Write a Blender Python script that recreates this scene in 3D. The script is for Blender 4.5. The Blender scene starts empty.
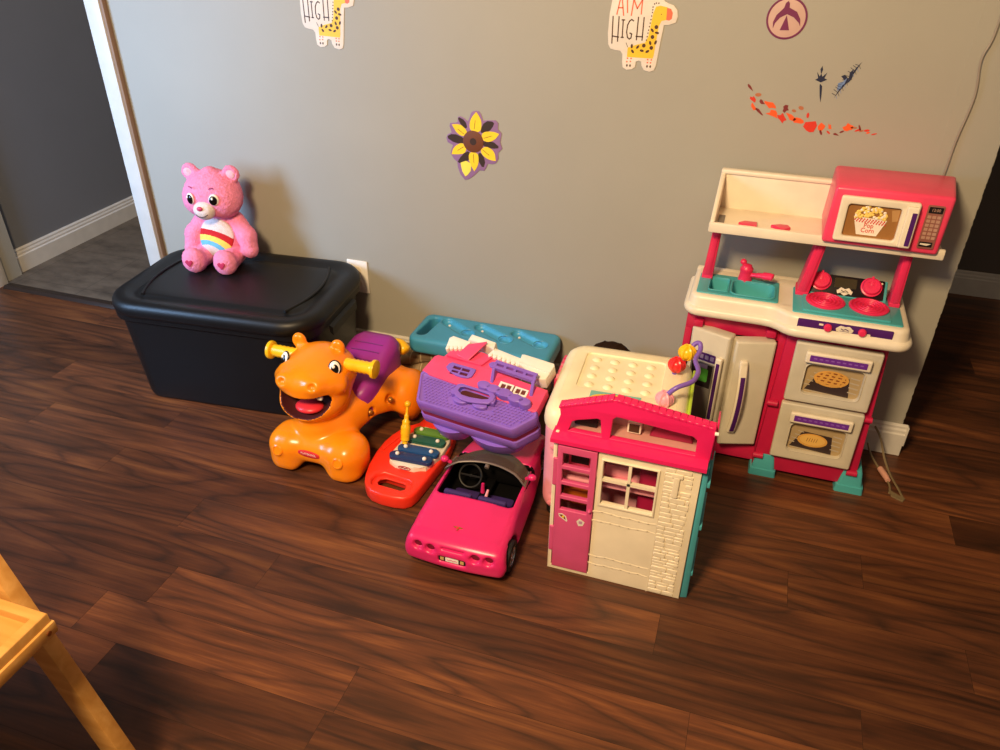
import bpy, bmesh, math, random
import numpy as np
from mathutils import Matrix, Vector
from math import pi, sin, cos, radians as rad
random.seed(7); np.random.seed(7)
SC = bpy.context.scene; COL = SC.collection
for c in (SC,):
    c.view_settings.view_transform = 'Standard'; c.view_settings.look = 'None'
    c.view_settings.gamma = 1; c.view_settings.use_curve_mapping = False
    c.view_settings.exposure = 0.0

# ---------------------------------------------------------------- materials
def lin(h):
    h = h.lstrip('#'); o = []
    for i in (0, 2, 4):
        c = int(h[i:i+2], 16)/255
        o.append(c/12.92 if c <= .04045 else ((c+.055)/1.055)**2.4)
    return (*o, 1)
class NT:
    def __init__(s, name):
        s.m = bpy.data.materials.new(name); s.m.use_nodes = True
        s.t = s.m.node_tree; s.b = s.t.nodes['Principled BSDF']
    def n(s, typ, **kw):
        x = s.t.nodes.new(typ)
        for k, v in kw.items():
            if k in x.inputs: x.inputs[k].default_value = v
            else: setattr(x, k, v)
        return x
    def l(s, a, b): s.t.links.new(a, b)
    def math(s, op, a, b=None):
        x = s.n('ShaderNodeMath', operation=op)
        for i, v in enumerate((a, b)):
            if v is None: continue
            if isinstance(v, (int, float)): x.inputs[i].default_value = v
            else: s.l(v, x.inputs[i])
        return x.outputs[0]
    def ramp(s, fac, stops):
        r = s.n('ShaderNodeValToRGB'); e = r.color_ramp.elements
        while len(e) < len(stops): e.new(.5)
        for k, (p, c) in zip(e, stops): k.position = p; k.color = lin(c) if isinstance(c, str) else c
        s.l(fac, r.inputs[0]); return r.outputs[0]
    def mix(s, fac, a, b, typ='MIX'):
        x = s.n('ShaderNodeMix', data_type='RGBA', blend_type=typ)
        for sock, v in ((x.inputs[0], fac), (x.inputs[6], a), (x.inputs[7], b)):
            if isinstance(v, (int, float)): sock.default_value = v
            elif isinstance(v, str): sock.default_value = lin(v)
            elif isinstance(v, tuple): sock.default_value = v
            else: s.l(v, sock)
        return x.outputs[2]
    def obj(s, sx=1, sy=1, sz=1):
        tc = s.n('ShaderNodeTexCoord'); mp = s.n('ShaderNodeMapping'); mp.inputs['Scale'].default_value = (sx, sy, sz)
        s.l(tc.outputs['Object'], mp.inputs[0]); return mp.outputs[0]
    def bump(s, h, st, dist=.002):
        b = s.n('ShaderNodeBump'); b.inputs['Strength'].default_value = st; b.inputs['Distance'].default_value = dist
        s.l(h, b.inputs['Height']); s.l(b.outputs[0], s.b.inputs['Normal'])
MATS = {}
def plastic(name, col, rough=.34, spec=.45, var=.05, bump=.03, metal=0, sheen=0, alpha=1, trans=0, sss=0):
    """moulded plastic: slight tone variation and fine surface noise"""
    if name in MATS: return MATS[name]
    k = NT(name); v = k.obj()
    nz = k.n('ShaderNodeTexNoise', Scale=14., Detail=3.); k.l(v, nz.inputs['Vector'])
    c = lin(col); d = tuple(x*(1-var) for x in c[:3])+(1,); u = tuple(min(1, x*(1+var)) for x in c[:3])+(1,)
    k.l(k.ramp(nz.outputs[0], [(.35, d), (.65, u)]), k.b.inputs['Base Color'])
    k.b.inputs['Roughness'].default_value = rough; k.b.inputs['Specular IOR Level'].default_value = spec
    k.b.inputs['Metallic'].default_value = metal; k.b.inputs['Sheen Weight'].default_value = sheen
    k.b.inputs['Alpha'].default_value = alpha; k.b.inputs['Transmission Weight'].default_value = trans
    if bump:
        n2 = k.n('ShaderNodeTexNoise', Scale=260., Detail=2.); k.l(v, n2.inputs['Vector']); k.bump(n2.outputs[0], bump, .001)
    MATS[name] = k.m; return k.m
P = plastic
M_cream = P('cream_plastic', '#e6dac4', .36); M_cream2 = P('cream_door_plastic', '#cbc2ae', .4)
M_pink = P('hot_pink_plastic', '#e22e5c', .35); M_pinkd = P('crimson_plastic', '#be1c48', .38)
M_mw = P('microwave_pink', '#e84468', .3)
M_teal = P('teal_plastic', '#4aa6ac', .35); M_purpd = P('dark_purple_label', '#4a1a66', .4)
M_black = P('black_label', '#141014', .35); M_white = P('white_plastic', '#ece6dc', .4)
M_orange = P('orange_plastic', '#fb8c10', .25, .5); M_yellow = P('yellow_plastic', '#f7c11c', .3)
M_seat = P('purple_seat_plastic', '#91288a', .4); M_purple = P('lilac_plastic', '#8660c2', .36)
M_hpink = P('house_pink_plastic', '#e84a76', .4); M_lpink = P('light_pink_plastic', '#f0a0b0', .4)
M_red = P('red_orange_plastic', '#ef3520', .36); M_blue = P('sky_blue_plastic', '#4193b2', .36)
M_blued = P('cyan_channel', '#47a0c6', .35)
M_car = P('car_pink_plastic', '#d6266a', .3); M_carin = P('car_interior_black', '#050405', .7, .15)
M_navy = P('navy_bar', '#1d3563', .35); M_dblue = P('blue_bar', '#1c4a7c', .35); M_dgreen = P('green_bar', '#1f5a4c', .35); M_green = P('leaf_green_bar', '#5c8a34', .35)
M_rubber = P('black_rubber', '#0e0d0e', .55); M_chrome = P('silver_hub', '#c8c8cc', .22, .5, metal=.9)
M_tote = P('black_tote_plastic', '#0b0b0c', .46, .4, bump=.12)
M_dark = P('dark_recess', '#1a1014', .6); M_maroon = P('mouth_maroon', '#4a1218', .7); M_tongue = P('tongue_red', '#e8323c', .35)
M_eyew = P('eye_white', '#f4efe6', .25); M_eyeb = P('eye_black', '#0b0808', .15)
M_glass = P('smoked_windscreen', '#5c4e44', .25, .5, alpha=.8)
M_lime = P('lime_plastic', '#b4d43c', .4); M_doorpink = P('doll_door_pink', '#cf4f80', .38)
M_htan = P('house_wall_cream', '#e6d9be', .42); M_hteal = P('house_side_teal', '#4aa3b0', .42)
M_roof = P('house_roof_magenta', '#dc1e62', .36)
M_cubetop = P('cube_top_cream', '#f3e7c2', .38); M_bead_r = P('bead_red', '#e02a2e', .3); M_wire = P('purple_wire', '#7e5cb8', .3)
M_tan = P('tan_print', '#9a6a38', .4); M_pop = P('popcorn_yellow', '#f2cf6a', .5); M_bowl = P('bowl_white', '#f0e2d0', .4)
M_print_red = P('print_red', '#d22a30', .45); M_pie = P('pie_crust', '#d8a04c', .5); M_pied = P('pie_filling', '#8a4a20', .5); M_tray = P('oven_dark_print', '#3a2c2c', .4)
M_ovenbg = P('oven_beige_print', '#b09870', .4); M_rack = P('rack_silver', '#b8ac98', .35)
M_stickw = P('sticker_white', '#dcd2c4', .5); M_giraffe = P('giraffe_yellow', '#e8bc30', .5); M_brown = P('print_brown', '#4a2c1c', .55); M_coral = P('print_coral', '#ef6a4c', .5)
M_mauve = P('sticker_mauve', '#8d6a94', .5); M_sun = P('petal_yellow', '#f6d02c', .5); M_disc = P('disc_brown', '#6b3a20', .6); M_leafd = P('leaf_dark', '#36241c', .6); M_lemon = P('lemon_print', '#eedf58', .5)
M_plum = P('emblem_plum', '#6e2250', .5); M_blush = P('emblem_blush', '#c4a296', .55); M_ink = P('ink_navy', '#1e2440', .5); M_lblue = P('ink_pale_blue', '#6a84b4', .5)
M_or1 = P('leaf_orange', '#ea5a26', .5); M_or2 = P('leaf_red', '#cf3524', .5); M_or3 = P('leaf_maroon', '#7a2a2c', .5); M_or4 = P('leaf_olive', '#b06a48', .5)
M_cable = P('grey_cable', '#8f857a', .4); M_cable2 = P('clear_cable', '#7c6c50', .25, .6); M_plug = P('connector_peach', '#d8a08c', .4)
M_wood_edge = P('raw_wood_edge', '#8a6a50', .6); M_grey = P('grey_plastic', '#6a6460', .4); M_screen = P('green_print', '#4aa03c', .4)

def painted(name, col, rough, bscale, bst, var=.03, scale=3.):
    k = NT(name); v = k.obj()
    nz = k.n('ShaderNodeTexNoise', Scale=scale, Detail=4.); k.l(v, nz.inputs['Vector'])
    c = lin(col)
    k.l(k.ramp(nz.outputs[0], [(.3, tuple(x*(1-var) for x in c[:3])+(1,)), (.7, tuple(x*(1+var) for x in c[:3])+(1,))]), k.b.inputs['Base Color'])
    k.b.inputs['Roughness'].default_value = rough; k.b.inputs['Specular IOR Level'].default_value = .35
    n2 = k.n('ShaderNodeTexNoise', Scale=bscale, Detail=3.); k.l(v, n2.inputs['Vector']); k.bump(n2.outputs[0], bst, .002)
    return k.m
M_wall = painted('grey_wall_paint', '#a09d92', .5, 160, .12)
M_hall = painted('hall_wall_dimmed', '#74777e', .5, 160, .12)  # darker grey-blue: the hall's dim light is put into the wall colour
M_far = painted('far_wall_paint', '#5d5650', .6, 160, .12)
M_trim = painted('white_trim_paint', '#cdc9c1', .4, 90, .1, .05, 20)
M_ceil = painted('ceiling_paint', '#d8d2c8', .8, 120, .2)

def floor_mat():
    k = NT('walnut_planks')
    at = k.n('ShaderNodeAttribute', attribute_name='plank'); r = at.outputs['Fac']
    tc = k.n('ShaderNodeTexCoord')
    off = k.n('ShaderNodeCombineXYZ'); k.l(k.math('MULTIPLY', r, 37.), off.inputs[0]); k.l(k.math('MULTIPLY', r, 91.), off.inputs[1]); k.l(k.math('MULTIPLY', r, 13.), off.inputs[2])
    ad = k.n('ShaderNodeVectorMath', operation='ADD'); k.l(tc.outputs['Object'], ad.inputs[0]); k.l(off.outputs[0], ad.inputs[1])
    def mp(sx, sy):
        m = k.n('ShaderNodeMapping'); m.inputs['Scale'].default_value = (sx, sy, 1); k.l(ad.outputs[0], m.inputs[0]); return m.outputs[0]
    # cathedral grain: rings of a stretched noise field
    n1 = k.n('ShaderNodeTexNoise', Scale=1., Detail=1.5, Roughness=.45); k.l(mp(.9, 6.5), n1.inputs['Vector'])
    rings = k.math('FRACT', k.math('MULTIPLY', n1.outputs[0], 13.))
    tri = k.math('ABSOLUTE', k.math('SUBTRACT', rings, .5))
    n2 = k.n('ShaderNodeTexNoise', Scale=1., Detail=8., Roughness=.7); k.l(mp(5., 130.), n2.inputs['Vector'])
    n3 = k.n('ShaderNodeTexNoise', Scale=1., Detail=4., Roughness=.6); k.l(mp(2.2, 22.), n3.inputs['Vector'])
    f = k.math('ADD', k.math('MULTIPLY', tri, .30), k.math('ADD', k.math('MULTIPLY', n2.outputs[0], .55), k.math('MULTIPLY', n3.outputs[0], .9)))
    f = k.math('SUBTRACT', k.math('SUBTRACT', f, .28), k.math('MULTIPLY', k.math('MAXIMUM', k.math('SUBTRACT', 1., k.math('MULTIPLY', tri, 9.)), 0.), .13))
    c = k.ramp(f, [(.20, '#3f2a20'), (.42, '#583827'), (.57, '#6d442d'), (.78, '#8d5d38')])
    tone = k.ramp(k.math('FRACT', k.math('MULTIPLY', r, 7.31)), [(0., '#a89c94'), (.35, '#c4b8ae'), (.7, '#dccfc2'), (1., '#f2e2d2')])
    c = k.mix(1., c, tone, 'MULTIPLY')
    k.l(c, k.b.inputs['Base Color'])
    k.l(k.math('ADD', .3, k.math('MULTIPLY', n3.outputs[0], .22)), k.b.inputs['Roughness'])
    k.b.inputs['Specular IOR Level'].default_value = .42
    k.bump(f, .18, .002)
    return k.m
M_floor = floor_mat(); M_gap = P('plank_gap', '#2e1c12', .7)
def tile_mat():
    k = NT('hall_slate_floor'); v = k.obj()
    n1 = k.n('ShaderNodeTexNoise', Scale=7., Detail=6., Roughness=.65); k.l(k.obj(1, 2.2, 1), n1.inputs['Vector'])
    br = k.n('ShaderNodeTexBrick', Scale=1.); br.offset = 0; br.inputs['Brick Width'].default_value = .31; br.inputs['Row Height'].default_value = .31; br.inputs['Mortar Size'].default_value = .002
    br.inputs['Color1'].default_value = (1, 1, 1, 1); br.inputs['Color2'].default_value = (.86, .86, .86, 1); br.inputs['Mortar'].default_value = (.6, .6, .6, 1); k.l(v, br.inputs['Vector'])
    c = k.ramp(n1.outputs[0], [(.3, '#4c4238'), (.5, '#665a4d'), (.72, '#786b5c')])
    k.l(k.mix(1., c, br.outputs[0], 'MULTIPLY'), k.b.inputs['Base Color']); k.b.inputs['Roughness'].default_value = .6
    return k.m
M_tile = tile_mat()
def pine_mat():
    k = NT('pine_wood'); n = k.n('ShaderNodeTexNoise', Scale=1., Detail=4., Distortion=.6); k.l(k.obj(3, 40, 40), n.inputs['Vector'])
    k.l(k.ramp(n.outputs[0], [(.3, '#b8823e'), (.55, '#c6924e'), (.75, '#d09e5c')]), k.b.inputs['Base Color']); k.b.inputs['Roughness'].default_value = .42
    return k.m
M_pine = pine_mat()
def fur(name, col, bs=420, st=.9):
    k = NT(name); v = k.obj()
    n = k.n('ShaderNodeTexNoise', Scale=90., Detail=5., Roughness=.7); k.l(v, n.inputs['Vector']); c = lin(col)
    k.l(k.ramp(n.outputs[0], [(.25, tuple(x*.84 for x in c[:3])+(1,)), (.7, tuple(min(1, x*1.12) for x in c[:3])+(1,))]), k.b.inputs['Base Color'])
    k.b.inputs['Roughness'].default_value = .9; k.b.inputs['Sheen Weight'].default_value = .25; k.b.inputs['Sheen Tint'].default_value = lin(col); k.b.inputs['Specular IOR Level'].default_value = .1
    n2 = k.n('ShaderNodeTexNoise', Scale=float(bs), Detail=3.); k.l(v, n2.inputs['Vector']); k.bump(n2.outputs[0], st, .004)
    return k.m
M_fur = fur('pink_plush', '#f58fb2'); M_furl = fur('pale_pink_plush', '#f3b9c2'); M_furw = fur('white_plush', '#ead9d2'); M_furb = fur('dark_brown_fur', '#2a1a10', 150)
M_sred = fur('stripe_red', '#c22a30', 500, .3); M_syel = fur('stripe_yellow', '#f0cf62', 500, .3); M_sblu = fur('stripe_blue', '#6ab4d2', 500, .3)
def plaid_mat():
    k = NT('brown_plaid_cloth'); tc = k.n('ShaderNodeTexCoord'); sp = k.n('ShaderNodeSeparateXYZ'); k.l(tc.outputs['Object'], sp.inputs[0])
    def band(o, s, t): return k.math('GREATER_THAN', k.math('FRACT', k.math('MULTIPLY', o, s)), t)
    a = k.mix(k.math('MULTIPLY', band(sp.outputs[0], 9., .6), .45), '#a58c68', '#5c4632'); b = k.mix(k.math('MULTIPLY', band(sp.outputs[2], 14., .65), .4), a, '#4c3a2a')
    c = k.mix(k.math('MULTIPLY', band(sp.outputs[0], 27., .88), .5), b, '#d8c8a0')
    k.l(c, k.b.inputs['Base Color']); k.b.inputs['Roughness'].default_value = .95
    n2 = k.n('ShaderNodeTexNoise', Scale=500.); k.l(tc.outputs['Object'], n2.inputs['Vector']); k.bump(n2.outputs[0], .4, .001)
    return k.m
M_plaid = plaid_mat()

# ---------------------------------------------------------------- objects
MW = {}
def thing(name, label, cat, loc=(0, 0, 0), rotz=0, group=None):
    o = bpy.data.objects.new(name, None); COL.objects.link(o); o.empty_display_size = .05
    o.location = loc; o.rotation_euler = (0, 0, rotz); o['label'] = label; o['category'] = cat
    if group: o['group'] = group
    MW[o.name] = Matrix.Translation(loc) @ Matrix.Rotation(rotz, 4, 'Z'); return o
def obj(name, bm, mats, parent=None, smooth=40, label=None, loc=None):
    """bm in world coordinates -> one mesh object (child of parent, or origin at loc)"""
    me = bm if isinstance(bm, bpy.types.Mesh) else None
    W = MW[parent.name] if parent else Matrix.Translation(loc or (0, 0, 0))
    if me is None:
        bmesh.ops.recalc_face_normals(bm, faces=bm.faces[:])
        me = bpy.data.meshes.new(name); bm.to_mesh(me); bm.free()
    me.transform(W.inverted()); me.name = name
    for m in (mats if isinstance(mats, (list, tuple)) else [mats]): me.materials.append(m)
    for p in me.polygons: p.use_smooth = True
    me.set_sharp_from_angle(angle=rad(smooth)); me.update()
    o = bpy.data.objects.new(name, me); COL.objects.link(o)
    if parent: o.parent = parent
    else: o.location = W.translation
    MW[o.name] = W
    if label: o['label'] = label
    return o
def tag(o, label, cat, group=None):
    o['label'] = label; o['category'] = cat
    if group: o['group'] = group
    return o
def struct(name, bm, m, smooth=30):
    o = obj(name, bm, m, None, smooth); o['kind'] = 'structure'; return o

# ---------------------------------------------------------------- shapes
B = bmesh.new
def merge(bm, t, M=None, mi=0):
    if M is not None: t.transform(M)
    for f in t.faces: f.material_index = mi
    me = bpy.data.meshes.new('t'); t.to_mesh(me); t.free(); n0 = len(bm.faces); bm.from_mesh(me); bpy.data.meshes.remove(me)
    return bm
def box(bm, x0, x1, y0, y1, z0, z1, bev=0, seg=2, M=None, mi=0):
    t = B(); bmesh.ops.create_cube(t, size=1)
    for v in t.verts: v.co = Vector((x0+(v.co.x+.5)*(x1-x0), y0+(v.co.y+.5)*(y1-y0), z0+(v.co.z+.5)*(z1-z0)))
    if bev: bmesh.ops.bevel(t, geom=t.edges[:], offset=bev, segments=seg, profile=.5, affect='EDGES')
    return merge(bm, t, M, mi)
def hexa(bm, c8, bev=0, seg=2, mi=0, M=None):
    """box from 8 corners: bottom ring 4, top ring 4"""
    t = B(); v = [t.verts.new(c) for c in c8]
    for f in ((0, 3, 2, 1), (4, 5, 6, 7), (0, 1, 5, 4), (1, 2, 6, 5), (2, 3, 7, 6), (3, 0, 4, 7)): t.faces.new([v[i] for i in f])
    if bev: bmesh.ops.bevel(t, geom=t.edges[:], offset=bev, segments=seg, profile=.5, affect='EDGES')
    return merge(bm, t, M, mi)
def rrect(hx, hy, r, n=5, cx=0, cy=0):
    o = []
    for i, (sx, sy) in enumerate(((1, 1), (-1, 1), (-1, -1), (1, -1))):
        for k in range(n+1):
            a = pi/2*i + pi/2*k/n; o.append((cx+sx*(hx-r)+r*cos(a), cy+sy*(hy-r)+r*sin(a)))
    return o
def loft(bm, rings, M=None, mi=0, cap0=True, cap1=True, closed=True):
    t = B(); R = [[t.verts.new(p) for p in r] for r in rings]; n = len(R[0])
    for a, b in zip(R, R[1:]):
        for i in range(n if closed else n-1): t.faces.new((a[i], a[(i+1) % n], b[(i+1) % n], b[i]))
    if cap0: t.faces.new(R[0][::-1])
    if cap1: t.faces.new(R[-1])
    return merge(bm, t, M, mi)
def prism(bm, poly, z0, z1, M=None, bev=0, mi=0, seg=2):
    t = B(); b = [t.verts.new((x, y, z0)) for x, y in poly]; u = [t.verts.new((x, y, z1)) for x, y in poly]; n = len(poly)
    t.faces.new(b[::-1]); top = t.faces.new(u)
    for i in range(n): t.faces.new((b[i], b[(i+1) % n], u[(i+1) % n], u[i]))
    if bev: bmesh.ops.bevel(t, geom=list(top.edges), offset=bev, segments=seg, profile=.5, affect='EDGES')
    return merge(bm, t, M, mi)
def plate(bm, outer, holes, z0, z1, bev=.001, M=None, mi=0, res=2):
    """flat plate with holes and rounded edges (2D filled curve)"""
    cu = bpy.data.curves.new('pl', 'CURVE'); cu.dimensions = '2D'; cu.fill_mode = 'BOTH'
    cu.extrude = max((z1-z0)/2-bev, 0); cu.bevel_depth = bev; cu.bevel_resolution = res; cu.offset = -bev
    for L in [outer]+list(holes):
        s = cu.splines.new('POLY'); s.points.add(len(L)-1); s.use_cyclic_u = True
        for p, (x, y) in zip(s.points, L): p.co = (x, y, 0, 1)
    t = from_curve(cu); t.transform(Matrix.Translation((0, 0, (z0+z1)/2)))
    return merge(bm, t, M, mi)
def from_curve(cu):
    o = bpy.data.objects.new('tmp', cu); COL.objects.link(o); dg = bpy.context.evaluated_depsgraph_get()
    me = bpy.data.meshes.new_from_object(o.evaluated_get(dg)); t = B(); t.from_mesh(me)
    bpy.data.objects.remove(o); bpy.data.curves.remove(cu); bpy.data.meshes.remove(me)
    bmesh.ops.remove_doubles(t, verts=t.verts[:], dist=1e-6); return t
def text(bm, s, size, M, mi=0, ext=.0004, sx=1.):
    cu = bpy.data.curves.new('tx', 'FONT'); cu.body = s; cu.size = size; cu.align_x = 'CENTER'; cu.align_y = 'CENTER'; cu.extrude = ext; cu.resolution_u = 3
    t = from_curve(cu); t.transform(Matrix.Diagonal((sx, 1, 1, 1))); return merge(bm, t, M, mi)
def lathe(bm, prof, n=24, M=None, mi=0):
    t = B(); R = []
    for r, z in prof: R.append([t.verts.new((max(r, 1e-5)*cos(2*pi*i/n), max(r, 1e-5)*sin(2*pi*i/n), z)) for i in range(n)])
    for a, b in zip(R, R[1:]):
        for i in range(n): t.faces.new((a[i], a[(i+1) % n], b[(i+1) % n], b[i]))
    t.faces.new(R[0][::-1]); t.faces.new(R[-1]); return merge(bm, t, M, mi)
def tube(bm, pts, r, n=10, mi=0, M=None, flat=1.):
    P_ = [Vector(p) for p in pts]; rs = r if isinstance(r, (list, tuple)) else [r]*len(P_); rings = []; up = None
    for i, p in enumerate(P_):
        d = (P_[min(i+1, len(P_)-1)]-P_[max(i-1, 0)]).normalized()
        if up is None: up = d.orthogonal().normalized()
        up = (up-d*up.dot(d)).normalized(); s = d.cross(up)
        rings.append([p+rs[i]*(cos(2*pi*k/n)*up+flat*sin(2*pi*k/n)*s) for k in range(n)])
    return loft(bm, rings, M, mi)
def smoothpath(pts, k=6):
    P_ = [Vector(p) for p in pts]; o = []
    for i in range(len(P_)-1):
        a, b, c, d = P_[max(i-1, 0)], P_[i], P_[i+1], P_[min(i+2, len(P_)-1)]
        for j in range(k):
            t = j/k; o.append(.5*((2*b)+(c-a)*t+(2*a-5*b+4*c-d)*t*t+(3*b-a-3*c+d)*t**3))
    return o+[P_[-1]]
def ell(bm, c, r, M=None, mi=0, u=20, v=14):
    t = B(); bmesh.ops.create_uvsphere(t, u_segments=u, v_segments=v, radius=1)
    r = (r, r, r) if isinstance(r, (int, float)) else r
    for q in t.verts: q.co = Vector((q.co.x*r[0]+c[0], q.co.y*r[1]+c[1], q.co.z*r[2]+c[2]))
    return merge(bm, t, M, mi)
def grow(L, k):
    c = (sum(p[0] for p in L)/len(L), sum(p[1] for p in L)/len(L)); return [(c[0]+(x-c[0])*k, c[1]+(y-c[1])*k) for x, y in L]
def chaikin(L, n=2, tip=False):
    for _ in range(n):
        o = [L[0]] if tip else []
        for i in range(len(L)):
            a, b = L[i], L[(i+1) % len(L)]
            if not (tip and i == 0): o.append((a[0]*.75+b[0]*.25, a[1]*.75+b[1]*.25))
            if not (tip and i == len(L)-1): o.append((a[0]*.25+b[0]*.75, a[1]*.25+b[1]*.75))
        L = o
    return L
def oval(rx, ry, n=24, cx=0, cy=0, a0=0): return [(cx+rx*cos(2*pi*i/n+a0), cy+ry*sin(2*pi*i/n+a0)) for i in range(n)]
def FR(x, y, z, yaw=0, tilt=0, roll=0):
    """frame of an upright face looking to -y: local x right, local y up, local z out of the face"""
    return Matrix.Translation((x, y, z)) @ Matrix.Rotation(yaw, 4, 'Z') @ Matrix.Rotation(pi/2+tilt, 4, 'X') @ Matrix.Rotation(roll, 4, 'Z')
def ribbon(bm, pts, w, z0, z1, M, mi=0):
    """drawn stroke: flat bar along a polyline"""
    for (a, b) in zip(pts, pts[1:]):
        a = Vector((*a, 0)); b = Vector((*b, 0)); d = (b-a)
        if d.length < 1e-6: continue
        d.normalize(); s = Vector((-d.y, d.x, 0))*w/2; e = d*w*.3
        q = [a-e+s, a-e-s, b+e-s, b+e+s]; prism(bm, [(p.x, p.y) for p in q], z0, z1, M, 0, mi)

# signed-distance modelling for moulded and plush shapes
def sd_ell(p, c, r):
    q = (p-np.array(c))/np.array(r); k = np.sqrt((q**2).sum(-1)); k1 = np.sqrt(((q/np.array(r))**2).sum(-1))+1e-9
    return k*(k-1)/k1
def sd_cap(p, a, b, r0, r1=None):
    r1 = r0 if r1 is None else r1; a = np.array(a, float); b = np.array(b, float); ba = b-a
    h = np.clip(((p-a)@ba)/(ba@ba), 0, 1); return np.sqrt(((p-a-h[..., None]*ba)**2).sum(-1))-(r0+(r1-r0)*h)
def sd_box(p, c, h, r=0):
    q = np.abs(p-np.array(c))-(np.array(h)-r); return np.sqrt((np.maximum(q, 0)**2).sum(-1))+np.minimum(q.max(-1), 0)-r
def smin(a, b, k):
    h = np.clip(.5+.5*(b-a)/k, 0, 1); return b+(a-b)*h-k*h*(1-h)
def smax(a, b, k): return -smin(-a, -b, k)
def nets(f, lo, hi, h, fm=None):
    """surface nets polygonisation of f<0; fm(points)->material index"""
    ax = [np.arange(l, u+h, h) for l, u in zip(lo, hi)]; G = np.stack(np.meshgrid(*ax, indexing='ij'), -1); V = f(G)
    s = V < 0; n = np.array(V.shape)-1; acc = np.zeros((*n, 3)); cnt = np.zeros(n)
    cs = [(i, j, k) for i in (0, 1) for j in (0, 1) for k in (0, 1)]
    sl = lambda o: tuple(slice(o[d], o[d]+n[d]) for d in range(3))
    for a in cs:
        for d in range(3):
            if a[d]: continue
            b = list(a); b[d] = 1; va, vb = V[sl(a)], V[sl(b)]; m = (va < 0) != (vb < 0)
            t = np.where(m, va/np.where(m, va-vb, 1), 0)
            for e in range(3): acc[..., e] += np.where(m, a[e]+(t if e == d else 0), 0)
            cnt += m
    act = cnt > 0; idx = -np.ones(n, int); idx[act] = np.arange(act.sum())
    ii = np.argwhere(act); pos = (ii+acc[act]/cnt[act][:, None])*h+np.array([a[0] for a in ax]); F = []
    for d in range(3):
        o = [0, 0, 0]; o[d] = 1
        A = s
        s0 = A[tuple(slice(0, -1) if e == d else slice(1, -1) for e in range(3))]; s1 = A[tuple(slice(1, None) if e == d else slice(1, -1) for e in range(3))]
        for sgn in (0, 1):
            m = (s0 & ~s1) if sgn == 0 else (~s0 & s1); q = np.argwhere(m)
            if not len(q): continue
            e1, e2 = (d+1) % 3, (d+2) % 3; base = q.copy(); base[:, e1] += 1; base[:, e2] += 1
            def cell(da, db): c = base.copy(); c[:, e1] += da; c[:, e2] += db; return idx[c[:, 0], c[:, 1], c[:, 2]]
            r = [cell(-1, -1), cell(0, -1), cell(0, 0), cell(-1, 0)]
            F.append(np.stack(r if sgn == 0 else r[::-1], 1))
    F = np.concatenate(F); me = bpy.data.meshes.new('sdf'); me.from_pydata(pos.tolist(), [], F.tolist())
    if fm is not None: me.polygons.foreach_set('material_index', fm(pos[F].mean(1)).astype(np.int32))
    me.update(); return me

WY = 2.085   # face of the main wall
# ================================================================ camera and light
def camera():
    pitch, roll, yaw, F = 5.63221224e-01, 8.90159618e-03, -3.16185704e-01, 777.022943
    cp, sp, cy, sy = cos(pitch), sin(pitch), cos(yaw), sin(yaw)
    fw = Vector((sy*cp, cy*cp, -sp)); r = Vector((cy, -sy, 0)); u = r.cross(fw)
    r2 = cos(roll)*r+sin(roll)*u; u2 = -sin(roll)*r+cos(roll)*u
    cam = bpy.data.objects.new('camera', bpy.data.cameras.new('camera')); COL.objects.link(cam)
    cam.data.sensor_width = 36; cam.data.sensor_fit = 'HORIZONTAL'; cam.data.lens = F*36/1000; cam.data.clip_start = .02
    M = Matrix((r2, u2, -fw)).transposed().to_4x4(); M.translation = (0, 0, 1.4); cam.matrix_world = M; SC.camera = cam
camera()
def area(name, loc, target, sx, sy, power, col, spread=180):
    L = bpy.data.lights.new(name, 'AREA'); L.shape = 'RECTANGLE'; L.size = sx; L.size_y = sy; L.energy = power; L.color = col; L.spread = rad(spread)
    o = bpy.data.objects.new(name, L); COL.objects.link(o); o.location = loc
    o.rotation_euler = (Vector(target)-Vector(loc)).to_track_quat('-Z', 'Y').to_euler(); return o
area('window_daylight', (-2.42, .70, 1.12), (-1.85, 2.08, .55), .55, .75, 23, (.36, .61, 1.), 125)
area('ceiling_lamp', (-.62, -.3, 2.25), (-.3, 1.7, .3), .4, .4, 94, (1., .715, .40))
area('hall_lamp', (-2.4, 3.3, 2.42), (-2.4, 3.3, 0), .4, .4, 7, (1., .93, .84))
W_ = bpy.data.worlds.new('room_ambient'); SC.world = W_; W_.use_nodes = True
W_.node_tree.nodes['Background'].inputs[0].default_value = (1., .80, .62, 1); W_.node_tree.nodes['Background'].inputs[1].default_value = .2

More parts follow.
